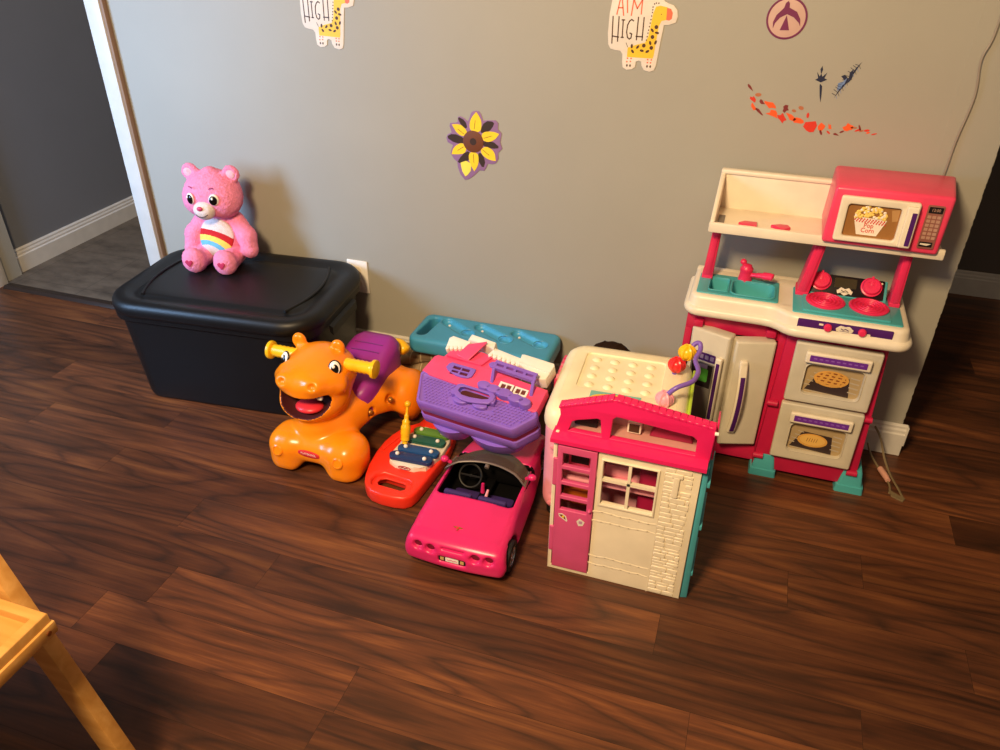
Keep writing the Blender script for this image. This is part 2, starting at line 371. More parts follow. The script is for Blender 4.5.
# ================================================================ the room
def build_floor():
    bm = B(); lay = bm.faces.layers.float.new('plank')
    w, y0 = .115, .8; L = 1.22
    known = {-1: [-1.133, -.62], 0: [-1.257, -.606], 1: [.07], 2: [-.94, .395], 3: [-.023], 4: [.62, -1.6], 5: [-.75, .25], 6: [-1.558, .42], 7: [-.3, -2.1], 8: [.65], 9: [-1.9, .0], 10: [-1.0, .9]}
    g = .0004
    for k in range(-24, 23):
        a = y0+w*k; b = a+w; seams = sorted(known.get(k, [random.uniform(-.6, .6)])); xs = list(seams)
        while xs[-1] < 2.4: xs.append(xs[-1]+L)
        while xs[0] > -3.4: xs.insert(0, xs[0]-L)
        for p, q in zip(xs, xs[1:]):
            ye = min(b, 3.32)
            if p > .53 or b <= WY: segs = [(p, q)]
            elif q < .53: segs = [] if a >= WY else [(p, q)]
            else: segs = [(p, q)]
            for (u, v) in segs:
                f = bm.faces.new([bm.verts.new(c) for c in ((u+g, a+g, 0), (v-g, a+g, 0), (v-g, ye-g, 0), (u+g, ye-g, 0))]); f[lay] = random.random(); f.material_index = 0
    # dark bed seen in the seams between planks
    f = bm.faces.new([bm.verts.new(c) for c in ((-3.6, -2, -.0008), (2.6, -2, -.0008), (2.6, 3.35, -.0008), (-3.6, 3.35, -.0008))]); f.material_index = 1
    struct('floor', bm, [M_floor, M_gap])
build_floor()
bm = B(); box(bm, -2.86, -1.9, 2.105, 4.2, -.02, .004); struct('floor_hall', bm, M_tile)
bm = B(); box(bm, -1.956, .535, WY, WY+.11, 0, 2.5)
rb = bmesh.ops.subdivide_edges(bm, edges=[e for e in bm.edges if abs(e.verts[0].co.x-.535) < 1e-4 and abs(e.verts[1].co.x-.535) < 1e-4 and abs(e.verts[0].co.z-e.verts[1].co.z) > 1], cuts=420)
for v in bm.verts:      # chipped plaster along the open end
    if abs(v.co.x-.535) < 1e-4 and v.co.y < WY+.01: v.co.x += random.choice((0, 0, 0, 0, -.0006, -.0016))
struct('wall_back', bm, M_wall)
bm = B(); box(bm, .412, .5335, WY-.0012, WY+.001, .09, 2.5); struct('wall_back_end_strip', bm, M_wall)
bm = B(); box(bm, -3.6, -2.825, WY, WY+.11, 0, 2.5); struct('wall_back_left', bm, M_wall)
bm = B(); box(bm, -2.96, -2.86, WY+.02, 4.3, 0, 2.5); struct('wall_hall', bm, M_hall)
bm = B(); box(bm, -2.96, -1.7, 4.2, 4.3, 0, 2.5); struct('wall_hall_end', bm, M_hall)
bm = B(); box(bm, -1.95, -1.85, WY+.11, 4.3, 0, 2.5); struct('wall_hall_right', bm, M_hall)
bm = B(); box(bm, .35, 2.6, 3.32, 3.42, 0, 2.5); struct('wall_far', bm, M_far)
bm = B(); box(bm, -3.6, 2.6, -2, 4.3, 2.5, 2.6); struct('ceiling', bm, M_ceil)
def skirting(name, p0, p1, out, h=.1, t=.016, m=None):
    """profiled skirting board from p0 to p1; out = unit vector away from the wall"""
    prof = [(0, 0), (t, 0), (t, h*.70), (t*.72, h*.74), (t*.72, h*.82), (t*.5, h*.88), (t*.5, h*.95), (t*.2, h), (0, h)]
    o = Vector((*out, 0)); bm = B()
    loft(bm, [[Vector((*p, 0))+o*a+Vector((0, 0, b)) for a, b in prof] for p in (p0, p1)])
    return struct(name, bm, m or M_trim, 20)
skirting('baseboard_back', (-1.944, WY), (.548, WY), (0, -1), .1, .016)
skirting('baseboard_hall', (-2.86, WY+.03), (-2.86, 4.2), (1, 0), .1, .02)
skirting('baseboard_far', (.4, 3.32), (2.6, 3.32), (0, -1), .1, .016)
bm = B(); box(bm, .5475, .552, WY-.017, WY+.002, .035, .098, .001); struct('trim_4', bm, M_trim)      # loose end piece of the skirting
bm = B(); box(bm, -2.012, -1.957, 2.062, WY, 0, 2.2, .002); box(bm, -2.012, -1.957, WY, WY+.13, 0, 2.2, .002); struct('trim_1', bm, M_trim)
bm = B(); box(bm, -1.957, -1.946, 2.066, WY, 0, 2.2, .001); struct('trim_2', bm, M_wood_edge)
bm = B()
for a, b, c in ((-2.885, -2.843, 2.045), (-2.843, -2.813, 2.055)): box(bm, a, b, c, WY+.03, 0, 2.2, .003)
struct('trim_3', bm, M_trim)
bm = B(); hexa(bm, [(-2.80, 2.07, 0), (-1.96, 2.07, 0), (-1.96, 2.115, 0), (-2.80, 2.115, 0), (-2.80, 2.082, .012), (-1.96, 2.082, .012), (-1.96, 2.112, .008), (-2.80, 2.112, .008)], .002); struct('trim_5', bm, P('dark_threshold', '#2c201a', .5))

# ================================================================ stickers on the wall
mm = lambda L: [(x/1000, y/1000) for x, y in L]
GO = [(-68, 125), (-79, 110), (-83, 80), (-84, 35), (-81, 9), (-75, -1), (-62, -4), (-49, -5), (-43, -12), (-42, -30), (-40, -43), (-30, -49), (-16, -47), (-8, -41), (-7, -28), (-1, -25), (6, -27), (8, -37), (15, -47), (29, -50), (40, -46), (44, -35), (46, -14), (49, 22), (53, 60), (65, 61), (81, 67), (84, 81), (81, 95), (71, 105), (57, 109), (49, 113), (39, 127), (25, 131), (15, 129), (3, 138), (-29, 146), (-56, 140)]
def giraffe_sticker(x, z, roll, label):
    t = thing('wall_sticker', label, 'sticker', (x, WY, z), 0, 'giraffe stickers on the wall')
    F = FR(x, WY, z, roll=roll); e = .0003
    bm = B(); plate(bm, mm(GO), [], 0, .0022, .0006, F); obj('backing', bm, M_stickw, t)
    bm = B()
    for L in ([(-31, 4), (-10, 12), (11, 18), (18, 33), (21, 61), (24, 85), (29, 100), (39, 103), (57, 100), (58, 72), (46, 69), (41, 57), (38, 21), (36, -10), (34, -18), (-31, -18)],): prism(bm, mm(L), .0022, .0022+e, F, 0, 0)
    prism(bm, mm([(56, 99), (66, 97), (71, 88), (70, 75), (64, 71), (57, 72)]), .0022, .0022+e*1.4, F, 0, 1)
    for i, (a, b) in enumerate([(35, 55), (26, 47), (38, 42), (28, 32), (37, 20), (24, 18), (9, 11), (28, 7), (-6, 7), (-21, 8), (-18, -4), (5, -1), (19, -2), (44, 84)]):
        r = (4.8, 4.8) if i in (0, 3, 6, 7) else ((1.2, 1.2) if i == 13 else (3.0, 5.4)); c = .7*i
        prism(bm, mm([(a+r[0]*cos(q)*cos(c)-r[1]*sin(q)*sin(c), b+r[0]*cos(q)*sin(c)+r[1]*sin(q)*cos(c)) for q in [k*pi/4 for k in range(8)]]), .0022+e, .0022+2*e, F, 0, 2)
    for a, b in [(25, 106), (35, 108), (29, 108), (22, 99), (22, 93), (22, 87), (21, 79), (20, 71), (19, 63), (18, 55), (17, 47), (16, 40), (15, 32), (14, 24)]: prism(bm, mm(oval(1.6, 1.8, 8, a, b)), .0022, .0022+e, F, 0, 2)
    for a, b in [(-29, -21), (-20, -21), (-30, -29), (-21, -28), (22, -21), (31, -21), (22, -28), (30, -28)]: prism(bm, mm(oval(2.2, 2, 8, a, b)), .0022, .0022+e, F, 0, 1)
    for a, b in [(-29, -38), (-21, -38), (22, -37), (30, -37)]: prism(bm, mm(oval(2.3, 3.2, 8, a, b)), .0022, .0022+e, F, 0, 2)
    ribbon(bm, mm([(-31, 5), (-36, 15)]), .0012, .0022, .0022+e, F, 2)
    obj('giraffe', bm, [M_giraffe, M_coral, M_brown], t)
    bm = B()
    for L in ([(-65, 79), (-57, 126), (-48, 77)], [(-62, 94), (-51, 94)], [(-42, 113), (-39, 84)], [(-29, 78), (-26, 114), (-16, 94), (-5, 114), (-5, 82)]): ribbon(bm, mm(L), .0030, .0022, .0022+e, F, 0)
    for L in ([(-74, 74), (-72, 12)], [(-59, 74), (-58, 17)], [(-73, 29), (-56, 27)], [(-48, 67), (-47, 27)], [(-51, 67), (-44, 67)], [(-50, 27), (-44, 27)], [(-22, 66), (-27, 69), (-32, 65), (-36, 56), (-37, 40), (-34, 28), (-29, 24), (-25, 27), (-24, 36), (-29, 38)], [(-11, 75), (-11, 23)], [(3, 75), (3, 23)], [(-13, 31), (4, 31)]): ribbon(bm, mm(L), .0029, .0022, .0022+e, F, 1)
    obj('lettering', bm, [M_coral, M_brown], t)
giraffe_sticker(-.321, 1.052, 0, 'white giraffe wall sticker with whole yellow head showing, above the sunflower')
giraffe_sticker(-1.195, 1.053, rad(-2), 'white giraffe wall sticker with yellow head cut off, upper left near doorway')
def sunflower():
    x, z = -.769, .783; F = FR(x, WY, z)
    t = thing('wall_sticker', 'yellow sunflower wall sticker with purple edge and brown centre', 'sticker', (x, WY, z))
    SO = [(11, 85), (0, 82), (-5, 77), (-10, 62), (-14, 54), (-26, 62), (-36, 66), (-44, 64), (-45, 50), (-52, 47), (-68, 45), (-70, 36), (-64, 19), (-76, 12), (-81, 3), (-77, -10), (-61, -17), (-66, -30), (-69, -42), (-58, -57), (-49, -64), (-47, -80), (-40, -100), (-26, -115), (-14, -112), (-3, -104), (10, -92), (19, -82), (34, -82), (41, -70), (45, -60), (60, -60), (70, -56), (77, -42), (76, -26), (88, -13), (82, 4), (86, 29), (75, 40), (76, 56), (68, 64), (45, 62), (31, 60), (25, 77), (19, 84)]
    bm = B(); plate(bm, mm(SO), [], 0, .002, .0006, F); obj('backing', bm, M_mauve, t)
    bm = B()
    for L in ([(61, 56), (38, 56), (25, 30), (41, 29), (55, 41)], [(-75, 4), (-57, 14), (-29, 5), (-31, -7), (-53, -8)], [(76, -10), (56, 4), (30, 0), (34, -9), (56, -14)], [(-46, -66), (-32, -43), (-13, -31), (-12, -55)], [(30, -72), (36, -50), (21, -31), (16, -49)], [(-43, 62), (-23, 54), (-18, 36), (-32, 40)]): prism(bm, chaikin(grow(mm(L), 1.28), 1), .002, .0024, F)
    obj('leaves', bm, M_leafd, t)
    bm = B(); ends = []
    for L in ([(11, 78), (20, 66), (25, 53), (22, 30), (-5, 31), (-7, 50), (0, 66)], [(-59, 40), (-45, 42), (-32, 40), (-17, 24), (-29, 12), (-47, 20)], [(75, 26), (59, 31), (31, 27), (30, 9), (45, 3), (63, 10)], [(66, -47), (63, -24), (41, -12), (25, -24), (32, -37), (48, -46)], [(4, -82), (14, -66), (16, -52), (14, -35), (-10, -34), (-10, -59)], [(-62, -41), (-56, -22), (-33, -8), (-21, -22), (-28, -38)]):
        prism(bm, chaikin(grow(mm(L), 1.16), 2, True), .002, .0027, F); tip = L[0]; ribbon(bm, mm([(tip[0]*.75, tip[1]*.75), (tip[0]*.45, tip[1]*.45)]), .0014, .0027, .0029, F, 1)
    obj('petals', bm, [M_sun, M_disc], t)
    bm = B(); prism(bm, mm([(-24, -104), (-16, -98), (-7, -86), (-5, -65), (-21, -58), (-38, -65), (-36, -78), (-33, -90)]), .0024, .0031, F); obj('lemon_leaf', bm, M_lemon, t)
    bm = B(); prism(bm, mm(oval(31, 31, 30, 1.5, -1)), .002, .0034, F, .0004, 0); prism(bm, mm(oval(10, 10, 16, 1.5, -1)), .0034, .0038, F, 0, 1); obj('centre', bm, [M_disc, M_leafd], t)
sunflower()
x, z = .014, 1.141; F = FR(x, WY, z); t = thing('wall_sticker', 'round plum and blush bird emblem sticker high on the wall', 'sticker', (x, WY, z))
bm = B(); plate(bm, mm(oval(44, 44, 48, -1, 0)), [], 0, .001, .0003, F); obj('backing', bm, M_blush, t)
bm = B(); plate(bm, mm(oval(45.5, 45.5, 48, -1, 0)), [mm(oval(41, 41, 48, -1, 0))], .0002, .0014, .0002, F); obj('ring', bm, M_plum, t)
bm = B(); prism(bm, mm([(-4, 37), (0, 32), (1, 23), (19, 15), (29, 0), (32, -16), (27, -8), (14, 3), (-2, 9), (-16, 1), (-25, -11), (-28, -23), (-30, -9), (-25, 6), (-11, 22), (-9, 32)]), .001, .0015, F); prism(bm, mm([(-2, 7), (9, -25), (-12, -26)]), .001, .0015, F); obj('bird', bm, M_plum, t)
x, z = .117, 1.007; F = FR(x, WY, z); bm = B()
for L in ([(-4, 36), (-1, 28), (-3, 17), (-7, 28)], [(-14, 4), (0, -1), (13, 6), (6, 9), (10, 22), (1, 12), (-3, 19), (-5, 12), (-13, 22), (-8, 8)], [(-1, -4), (5, -9), (8, -31), (9, -47), (4, -32), (-1, -9)]): prism(bm, mm(L), 0, .0006, F)
tag(obj('wall_decal', bm, M_ink, None, loc=(x, WY, z)), 'small dark blue arrow decal standing upright on the wall', 'decal')
x, z = .176, 1.016; F = FR(x, WY, z); bm = B()
for i, L in enumerate(([(21, 41), (14, 25), (6, 6), (-4, -12), (-14, -28), (-22, -43), (-15, -24), (-6, -5), (4, 11), (11, 27)], [(7, 25), (7, 14), (1, 2), (0, 16)], [(-17, 7), (-9, 11), (0, 2), (-6, -3)], [(-20, -9), (-8, -4), (-11, -19), (-19, -27)], [(2, 2), (9, 11), (6, 0), (-1, -9)], [(-9, -3), (-3, 4), (-6, -10), (-13, -14)])): prism(bm, mm(L), 0, .0006+.0001*i, F, 0, 1 if i in (3, 5) else 0)
for k in range(12):
    q = k/11; a = (17-36*q, 33-70*q); ribbon(bm, mm([a, (a[0]-9-4*sin(q*3), a[1]+2+5*sin(q*9))]), .0011, 0, .0009, F, 0); ribbon(bm, mm([a, (a[0]+4, a[1]-7)]), .0009, 0, .0008, F, k % 2)
tag(obj('wall_decal', bm, [M_ink, M_lblue], None, loc=(x, WY, z)), 'small blue feather decal slanting beside the arrow', 'decal')
x, z = .111, .918; F = FR(x, WY, z); bm = B(); rl = random.Random(4)
LP = [(-152, 64, 9, 3, 2), (-131, 49, 7, 4, 3), (-140, 36, 12, 5, 1), (-119, 32, 8, 5, 2), (-137, 19, 12, 6, 0), (-120, 8, 12, 4, 2), (-100, 27, 17, 7, 0), (-61, 21, 8, 8, 2), (-88, 6, 15, 8, 0), (-66, -2, 14, 9, 1), (-41, 18, 5, 3, 3), (-26, 26, 6, 4, 3), (-44, 3, 15, 7, 0), (-27, -5, 12, 6, 0), (-7, 10, 6, 3, 1), (6, -17, 18, 16, 1), (30, -14, 10, 8, 0), (31, -28, 6, 2.5, 2), (49, -13, 8, 3.5, 0), (48, -26, 5, 2, 1), (66, -29, 8, 3.5, 2), (78, -22, 5, 2, 2), (90, -11, 11, 10, 0), (103, -10, 7, 2, 3), (116, -9, 7, 2, 2), (113, -15, 7, 2, 1), (121, -16, 5, 2, 3), (133, -14, 6, 2.5, 1), (137, -19, 4, 2, 0), (151, -21, 6, 1.5, 1)]
for a, b, p, q, ci in LP:
    th = -.55+rl.uniform(-.5, .4); n = 9; pts = []
    if p < 9: th = rl.uniform(-1.6, .6)
    for k in range(n): r = rl.choice((1.25, 1.05, .62, .8)) if p > 7 else 1.1; c, s = p*r*cos(2*pi*k/n), q*r*sin(2*pi*k/n); pts.append((a+c*cos(th)-s*sin(th), b+c*sin(th)+s*cos(th)))
    prism(bm, mm(pts), 0, .0006, F, 0, ci)
tag(obj('wall_decal', bm, [M_or1, M_or2, M_or3, M_or4], None, loc=(x, WY, z)), 'trail of red and orange autumn leaves decal curving above the toy kitchen', 'decal')
# wall socket behind the tote, cord and loose cable at the right
t = thing('wall_socket', 'white wall socket partly hidden behind the black tote', 'socket', (-1.185, WY, .30))
bm = B(); box(bm, -1.214, -1.140, WY-.006, WY, .243, .358, .003); obj('cover_plate', bm, M_white, t)
bm = B()
for zz in (.278, .323): prism(bm, oval(.015, .014, 20), .006, .008, FR(-1.177, WY, zz))
obj('outlet', bm, M_cream, t)
bm = B(); tube(bm, smoothpath([(.452, WY-.006, 1.45), (.45, WY-.006, 1.24), (.449, WY-.006, 1.13), (.439, WY-.007, 1.078), (.449, WY-.006, 1.0), (.44, WY-.006, .9), (.437, WY-.007, .82), (.43, WY-.006, .7)], 8), .0028, 8)
tag(obj('power_cord', bm, M_cable, None, loc=(.45, WY, .7)), 'thin grey cord hanging down the wall behind the toy microwave', 'cord')
t = thing('loose_cable', 'loose clear cable with peach connector on floor right of the toy kitchen', 'cable', (.5, 1.95, 0))
bm = B(); tube(bm, smoothpath([(.455, 2.03, .11), (.478, 2.03, .075), (.497, 2.0, .03), (.515, 1.96, .006), (.532, 1.90, .004), (.54, 1.865, .004)], 8), .0034, 8, flat=.6)
tube(bm, smoothpath([(.45, 2.03, .05), (.465, 2.02, .02), (.485, 1.985, .006), (.505, 1.93, .005), (.51, 1.90, .004), (.506, 1.875, .004)], 8), .0028, 8); obj('wire', bm, M_cable2, t)
bm = B(); tube(bm, [(.489, 1.975, .009), (.5, 1.945, .009), (.506, 1.925, .009)], [.008, .0085, .007], 10); obj('connector', bm, M_plug, t, label='peach connector sleeve')
bm = B(); prism(bm, [(.506, 1.895), (.512, 1.885), (.545, 1.862), (.538, 1.85), (.51, 1.865)], .001, .006); obj('flat_tab', bm, M_cable2, t)
# ================================================================ toy kitchen
def kitchen():
    t = thing('play_kitchen', 'pink and cream toy kitchen with sink, hob, fridge and two ovens against the wall', 'toy kitchen', (.16, 1.97, 0))
    yb = 2.055
    # --- body: oven column (slightly flared to the bottom) and recessed fridge cabinet
    bm = B()
    hexa(bm, [(.140, 1.856, .018), (.412, 1.856, .018), (.412, yb, .018), (.140, yb, .018), (.158, 1.868, .47), (.396, 1.868, .47), (.396, yb, .47), (.158, yb, .47)], .006)
    hexa(bm, [(-.108, 2.02, .018), (.15, 2.02, .018), (.15, yb, .018), (-.108, yb, .018), (-.095, 2.02, .47), (.16, 2.02, .47), (.16, yb, .47), (-.095, yb, .47)], .003)   # back of the fridge
    hexa(bm, [(-.108, 1.89, .018), (-.088, 1.89, .018), (-.088, yb, .018), (-.108, yb, .018), (-.097, 1.89, .47), (-.078, 1.89, .47), (-.078, yb, .47), (-.097, yb, .47)], .003)
    hexa(bm, [(-.108, 1.884, .018), (.15, 1.884, .018), (.15, yb, .018), (-.108, yb, .018), (-.106, 1.889, .064), (.15, 1.889, .064), (.15, yb, .064), (-.106, yb, .064)], .003)
    box(bm, -.097, .16, 1.889, yb, .404, .47, .003); box(bm, .139, .16, 1.880, yb, .06, .45, .003)
    for x, z in ((-.066, .426), (.118, .426)): box(bm, x-.013, x+.013, 1.872, 1.9, z-.008, z+.012, .004)
    for (x, z) in ((.158, .238), (.392, .238), (.152, .062), (.396, .062)): tube(bm, [(x-.014, 1.853, z), (x+.012, 1.853, z)], .0085, 12)
    obj('body', bm, M_pinkd, t)
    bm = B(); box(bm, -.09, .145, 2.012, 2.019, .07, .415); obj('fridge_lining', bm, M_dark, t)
    bm = B()
    for z in (.17, .28): box(bm, -.085, .143, 1.93, 2.012, z, z+.006, .002)
    obj('fridge_shelves', bm, M_teal, t)
    bm = B(); rl = random.Random(2)
    bm.free()
    for k, (x, z, c) in enumerate(((.03, .176, 0), (.058, .176, 1), (.035, .286, 1), (.0, .286, 0), (.08, .286, 0))):
        bm = B(); box(bm, x-.011, x+.011, 1.95, 1.99, z, z+.055, .003); obj('food_box', bm, M_green if c else M_print_red, t)
    # --- feet
    for nm, x0, x1 in (('foot', .137, .206), ('foot', .364, .434)):
        bm = B()
        loft(bm, [[(x, y, z) for x, y in rrect((x1-x0)/2+g, .055+g, .006, 3, (x0+x1)/2, 1.9)] for z, g in ((.0, .002), (.02, 0), (.022, -.004), (.062, -.010), (.069, -.013))])
        obj(nm, bm, M_teal, t)
    bm = B(); loft(bm, [[(x, y, z) for x, y in rrect(.037+g, .055+g, .006, 3, -.07, 1.93)] for z, g in ((.0, .002), (.014, 0), (.016, -.004), (.05, -.011))]); obj('foot', bm, M_teal, t)
    # --- worktop with stepped front and flared lip
    def outline(g):
        pts = [(-.098-g, 2.04)]
        for k in range(7): a = pi+pi/2*k/6; pts.append((-.068-g*.0+ (.03+g)*cos(a), 1.888+(.03+g)*sin(a)))
        pts += [(.085, 1.858-g), (.108, 1.855-g), (.126, 1.846-g), (.14, 1.834-g), (.155, 1.826-g), (.172, 1.823-g)]
        for k in range(7): a = 1.5*pi+pi/2*k/6; pts.append((.395+(.028+g)*cos(a), 1.851+(.028+g)*sin(a)))
        pts.append((.423+g, 2.04)); return pts
    bm = B()
    loft(bm, [[(x, y, z) for x, y in outline(g)] for g, z in ((.004, .461), (.009, .4635), (.0125, .470), (.0125, .478), (.009, .484), (.004, .4865), (.002, .492), (0, .505), (-.002, .511), (-.006, .515), (-.012, .516))], cap1=False)
    plate(bm, outline(-.0115), [rrect(.0985, .058, .005, 3, .017, 1.937)], .512, .516, .0003)
    box(bm, -.098, .417, 2.03, 2.055, .455, .517, .006)
    obj('worktop', bm, M_cream, t)
    # --- sink
    S0 = Matrix.Translation((0, 0, .5155)); bm = B()
    sx0, sx1, sy0, sy1 = -.084, .118, 1.876, 1.998
    hole1 = rrect(.024, .038, .006, 4, -.031, 1.934); hole2 = rrect(.052, .042, .018, 5, .054, 1.930)
    plate(bm, rrect((sx1-sx0)/2, (sy1-sy0)/2, .006, 3, (sx0+sx1)/2, (sy0+sy1)/2), [hole1, hole2], 0, .0035, .001, S0)
    for hl, sc in ((hole1, .86), (hole2, .86)):
        cx = sum(p[0] for p in hl)/len(hl); cy = sum(p[1] for p in hl)/len(hl)
        tt = B(); loft(tt, [[(cx+(x-cx)*q, cy+(y-cy)*q, z) for x, y in hl] for q, z in ((1, .518), (.97, .505), (sc, .482))], cap0=False); merge(bm, tt)
        for q, w in ((1.07, .0035),):
            plate(bm, [(cx+(x-cx)*q*1.02, cy+(y-cy)*q*1.02) for x, y in hl], [hl], .0033, .0065, .0012, S0)
    # worktop stays out of the basins
    obj('sink', bm, M_teal, t)
    # --- faucet
    bm = B(); T = Matrix.Translation((.030, 1.99, .519)) @ Matrix.Diagonal((.8, .8, .70, 1))
    lathe(bm, [(.023, 0), (.022, .008), (.020, .018), (.0195, .034), (.021, .036), (.021, .046), (.0165, .052), (.015, .058), (.008, .062)], 24, T)
    ell(bm, (.019, 1.994, .566), (.0085, .0085, .008)); tube(bm, [(.026, 1.992, .555), (.019, 1.994, .566)], .0065)
    obj('faucet', bm, M_pink, t)
    bm = B(); tube(bm, smoothpath([(.04, 1.985, .536), (.056, 1.977, .54), (.07, 1.97, .544), (.088, 1.962, .548), (.098, 1.957, .5485)], 4), [.006]*5+[.0075]*4+[.010]*4+[.0095]*3+[.005], 12, flat=.7); obj('spout', bm, M_pink, t)
    # --- hob
    bm = B(); H = Matrix.Translation((0, 0, .5155))
    prism(bm, rrect(.126, .072, .005, 3, .279, 1.915), 0, .004, H, .001)
    prism(bm, rrect(.101, .061, .004, 3, .277, 1.913), .004, .008, H, .0015)
    hexa(bm, [(.175, 1.950, .519), (.372, 1.950, .519), (.372, 2.012, .519), (.175, 2.012, .519), (.175, 1.954, .524), (.372, 1.954, .524), (.372, 1.993, .564), (.175, 1.993, .564)], .003)
    obj('hob', bm, M_teal, t)
    sl = math.atan2(.040, .039); BP = Matrix.Translation((.2735, 1.973, .5448)) @ Matrix.Rotation(sl, 4, 'X')
    bm = B(); prism(bm, rrect(.091, .026, .003, 3), 0, .002, BP, .0005, 0)
    prism(bm, rrect(.026, .013, .002, 2, 0, .007), .002, .0026, BP, 0, 1)
    for a in (-.084, .084): ell(bm, (BP @ Vector((a, .018, .002)))[:], .003, None, 2, 8, 6)
    E_ = oval(.019, .0085, 24, 0, -.015); prism(bm, [(x, y+(.003*cos(6*i/24*2*pi))) for i, (x, y) in enumerate(E_)], .002, .0032, BP, .0004, 2)
    ribbon(bm, [(-.008, -.013), (-.003, -.016), (.002, -.013), (.008, -.016)], .002, .0032, .0035, BP, 3); ribbon(bm, [(-.009, -.018), (.009, -.018)], .0012, .0032, .0035, BP, 3)
    obj('backguard_panel', bm, [M_black, P('clock_brown', '#3a3424', .3), M_cream, M_brown], t)
    for x in (.214, .333):
        bm = B(); K = BP @ Matrix.Translation((x-.2735, .004, .002))
        lathe(bm, [(.0245, 0), (.025, .006), (.022, .007), (.021, .013), (.019, .0155), (.011, .016), (.0105, .015), (.0, .015)], 28, K)
        prism(bm, [(-.004, .0), (.004, .0), (.0025, .025), (-.0025, .025)], .006, .0165, K, .001); obj('knob', bm, M_pink, t)
    for x in (.229, .330):
        bm = B(); K = Matrix.Translation((x, 1.912, .5237))
        lathe(bm, [(.0465, 0), (.047, .003), (.044, .0055)]+[q for k in range(4) for q in ((.040-.009*k, .0055), (.0385-.009*k, .002), (.035-.009*k, .002), (.0335-.009*k, .0055))]+[(.003, .0045), (0, .0045)], 40, K)
        obj('burner', bm, M_pink, t)
    # --- fascia strip with purple label and two knobs
    FS = FR(.2765, 1.8225, .4985, tilt=-.05)
    bm = B(); prism(bm, rrect(.108, .0135, .003, 3), 0, .0014, FS, .0003, 0)
    E_ = oval(.020, .009, 24, .0, .0); prism(bm, [(x, y+(.0015*cos(6*i/24*2*pi))) for i, (x, y) in enumerate(E_)], .0014, .0026, FS, .0004, 1)
    ribbon(bm, [(-.008, .002), (-.003, -.001), (.002, .002), (.009, -.001)], .002, .0026, .0029, FS, 0); ribbon(bm, [(-.01, -.004), (.01, -.004)], .001, .0026, .0029, FS, 0)
    for x, y in ((-.054, .005), (.054, -.005)): prism(bm, rrect(.005, .0025, .001, 2, x, y), .0014, .0018, FS, 0, 1)
    obj('control_strip', bm, [M_purpd, M_cream], t)
    for a in (-.038, .040):
        bm = B(); lathe(bm, [(.0095, 0), (.0095, .006), (.007, .009), (0, .0095)], 20, FS @ Matrix.Translation((a, 0, .0014))); obj('knob', bm, M_pink, t)
    # --- oven doors
    for k, (x0, x1, z0, z1, pie) in enumerate(((.180, .384, .2655, .438, 1), (.179, .383, .080, .256, 0))):
        dy = 1.838; cx, cz = (x0+x1)/2, (z0+z1)/2; F = FR(cx, 1.856, cz)
        hw, hh = (x1-x0)/2, (z1-z0)/2; wl, wr, wb, wt = -.066, .072, -.058, .030
        win = rrect((wr-wl)/2, (wt-wb)/2, .013, 5, (wl+wr)/2, (wt+wb)/2)
        bm = B(); plate(bm, rrect(hw, hh, .005, 3), [win], 0, .019, .004, F)
        plate(bm, rrect((wr-wl)/2+.003, (wt-wb)/2+.003, .015, 5, (wl+wr)/2, (wt+wb)/2), [win], .016, .0205, .0016, F)
        d = obj('oven_door', bm, M_cream2, t)
        bm = B(); prism(bm, rrect((wr-wl)/2+.002, (wt-wb)/2+.002, .012, 4, (wl+wr)/2, (wt+wb)/2), .004, .007, F, 0, 0)
        e = .0004; z = .007
        tr = [(-.056, -.044), (.046, -.052), (.040, -.006), (-.030, -.002)]
        prism(bm, [(-.058, -.050), (.050, -.057), (.042, -.002), (-.032, .003)], z, z+e, F, 0, 1)
        for q in range(4): ribbon(bm, [(-.062+.006*q, -.034+.012*q), (-.048+.006*q, -.036+.012*q)], .0025, z+e, z+2*e, F, 2)
        for q in range(4): ribbon(bm, [(.045, -.04+.014*q), (.066, -.043+.014*q)], .003, z, z+2*e, F, 2)
        ribbon(bm, [(-.056, -.052), (.048, -.059)], .002, z+e, z+2*e, F, 2)
        px, py, prx, pry = (.0, -.010, .042, .0235) if pie else (-.004, -.022, .038, .021)
        prism(bm, oval(prx, pry, 32, px, py), z+e, z+3*e, F, 0, 3); prism(bm, oval(prx*.84, pry*.78, 32, px, py+.001), z+3*e, z+4*e, F, 0, 4 if pie else 5)
        if pie:
            for q in (-1.5, -.5, .5, 1.5):
                hh_ = pry*.76*math.sqrt(1-(q/2.4)**2); hx_ = prx*.82*math.sqrt(1-(q/2.4)**2)
                ribbon(bm, [(px+q*.0165-.007, py-hh_), (px+q*.0165+.007, py+hh_)], .007, z+4*e, z+5*e, F, 3); ribbon(bm, [(px-hx_, py+q*.009+.003), (px+hx_, py+q*.009-.003)], .0045, z+4*e, z+6*e, F, 3)
        else:
            for q in range(5): ribbon(bm, [(px-.012+.006*q-.002, py-.004), (px-.012+.006*q, py+.007)], .0012, z+4*e, z+5*e, F, 4)
        obj('window_print', bm, [M_ovenbg, M_tray, M_rack, M_pie, M_pied, P('pie_top', '#e2b45e', .5)], d)
        bm = B(); plate(bm, rrect(.077, .0155, .004, 3, .002, .055), [], .022, .034, .004, F, 0)
        box(bm, -.06, -.05, .05, .06, .012, .024, M=F, mi=0); box(bm, .052, .062, .05, .06, .012, .024, M=F, mi=0)
        prism(bm, rrect(.067, .0085, .001, 2, .002, .0555), .034, .0346, F, 0, 1)
        for q in range(9): prism(bm, rrect(.004, .0018, .0005, 2, -.052+.0135*q, .056), .0346, .0349, F, 0, 2)
        obj('handle', bm, [M_cream, P('purple_label', '#6a2c96', .4), P('pale_purple_print', '#8c5cb4', .4)], d)
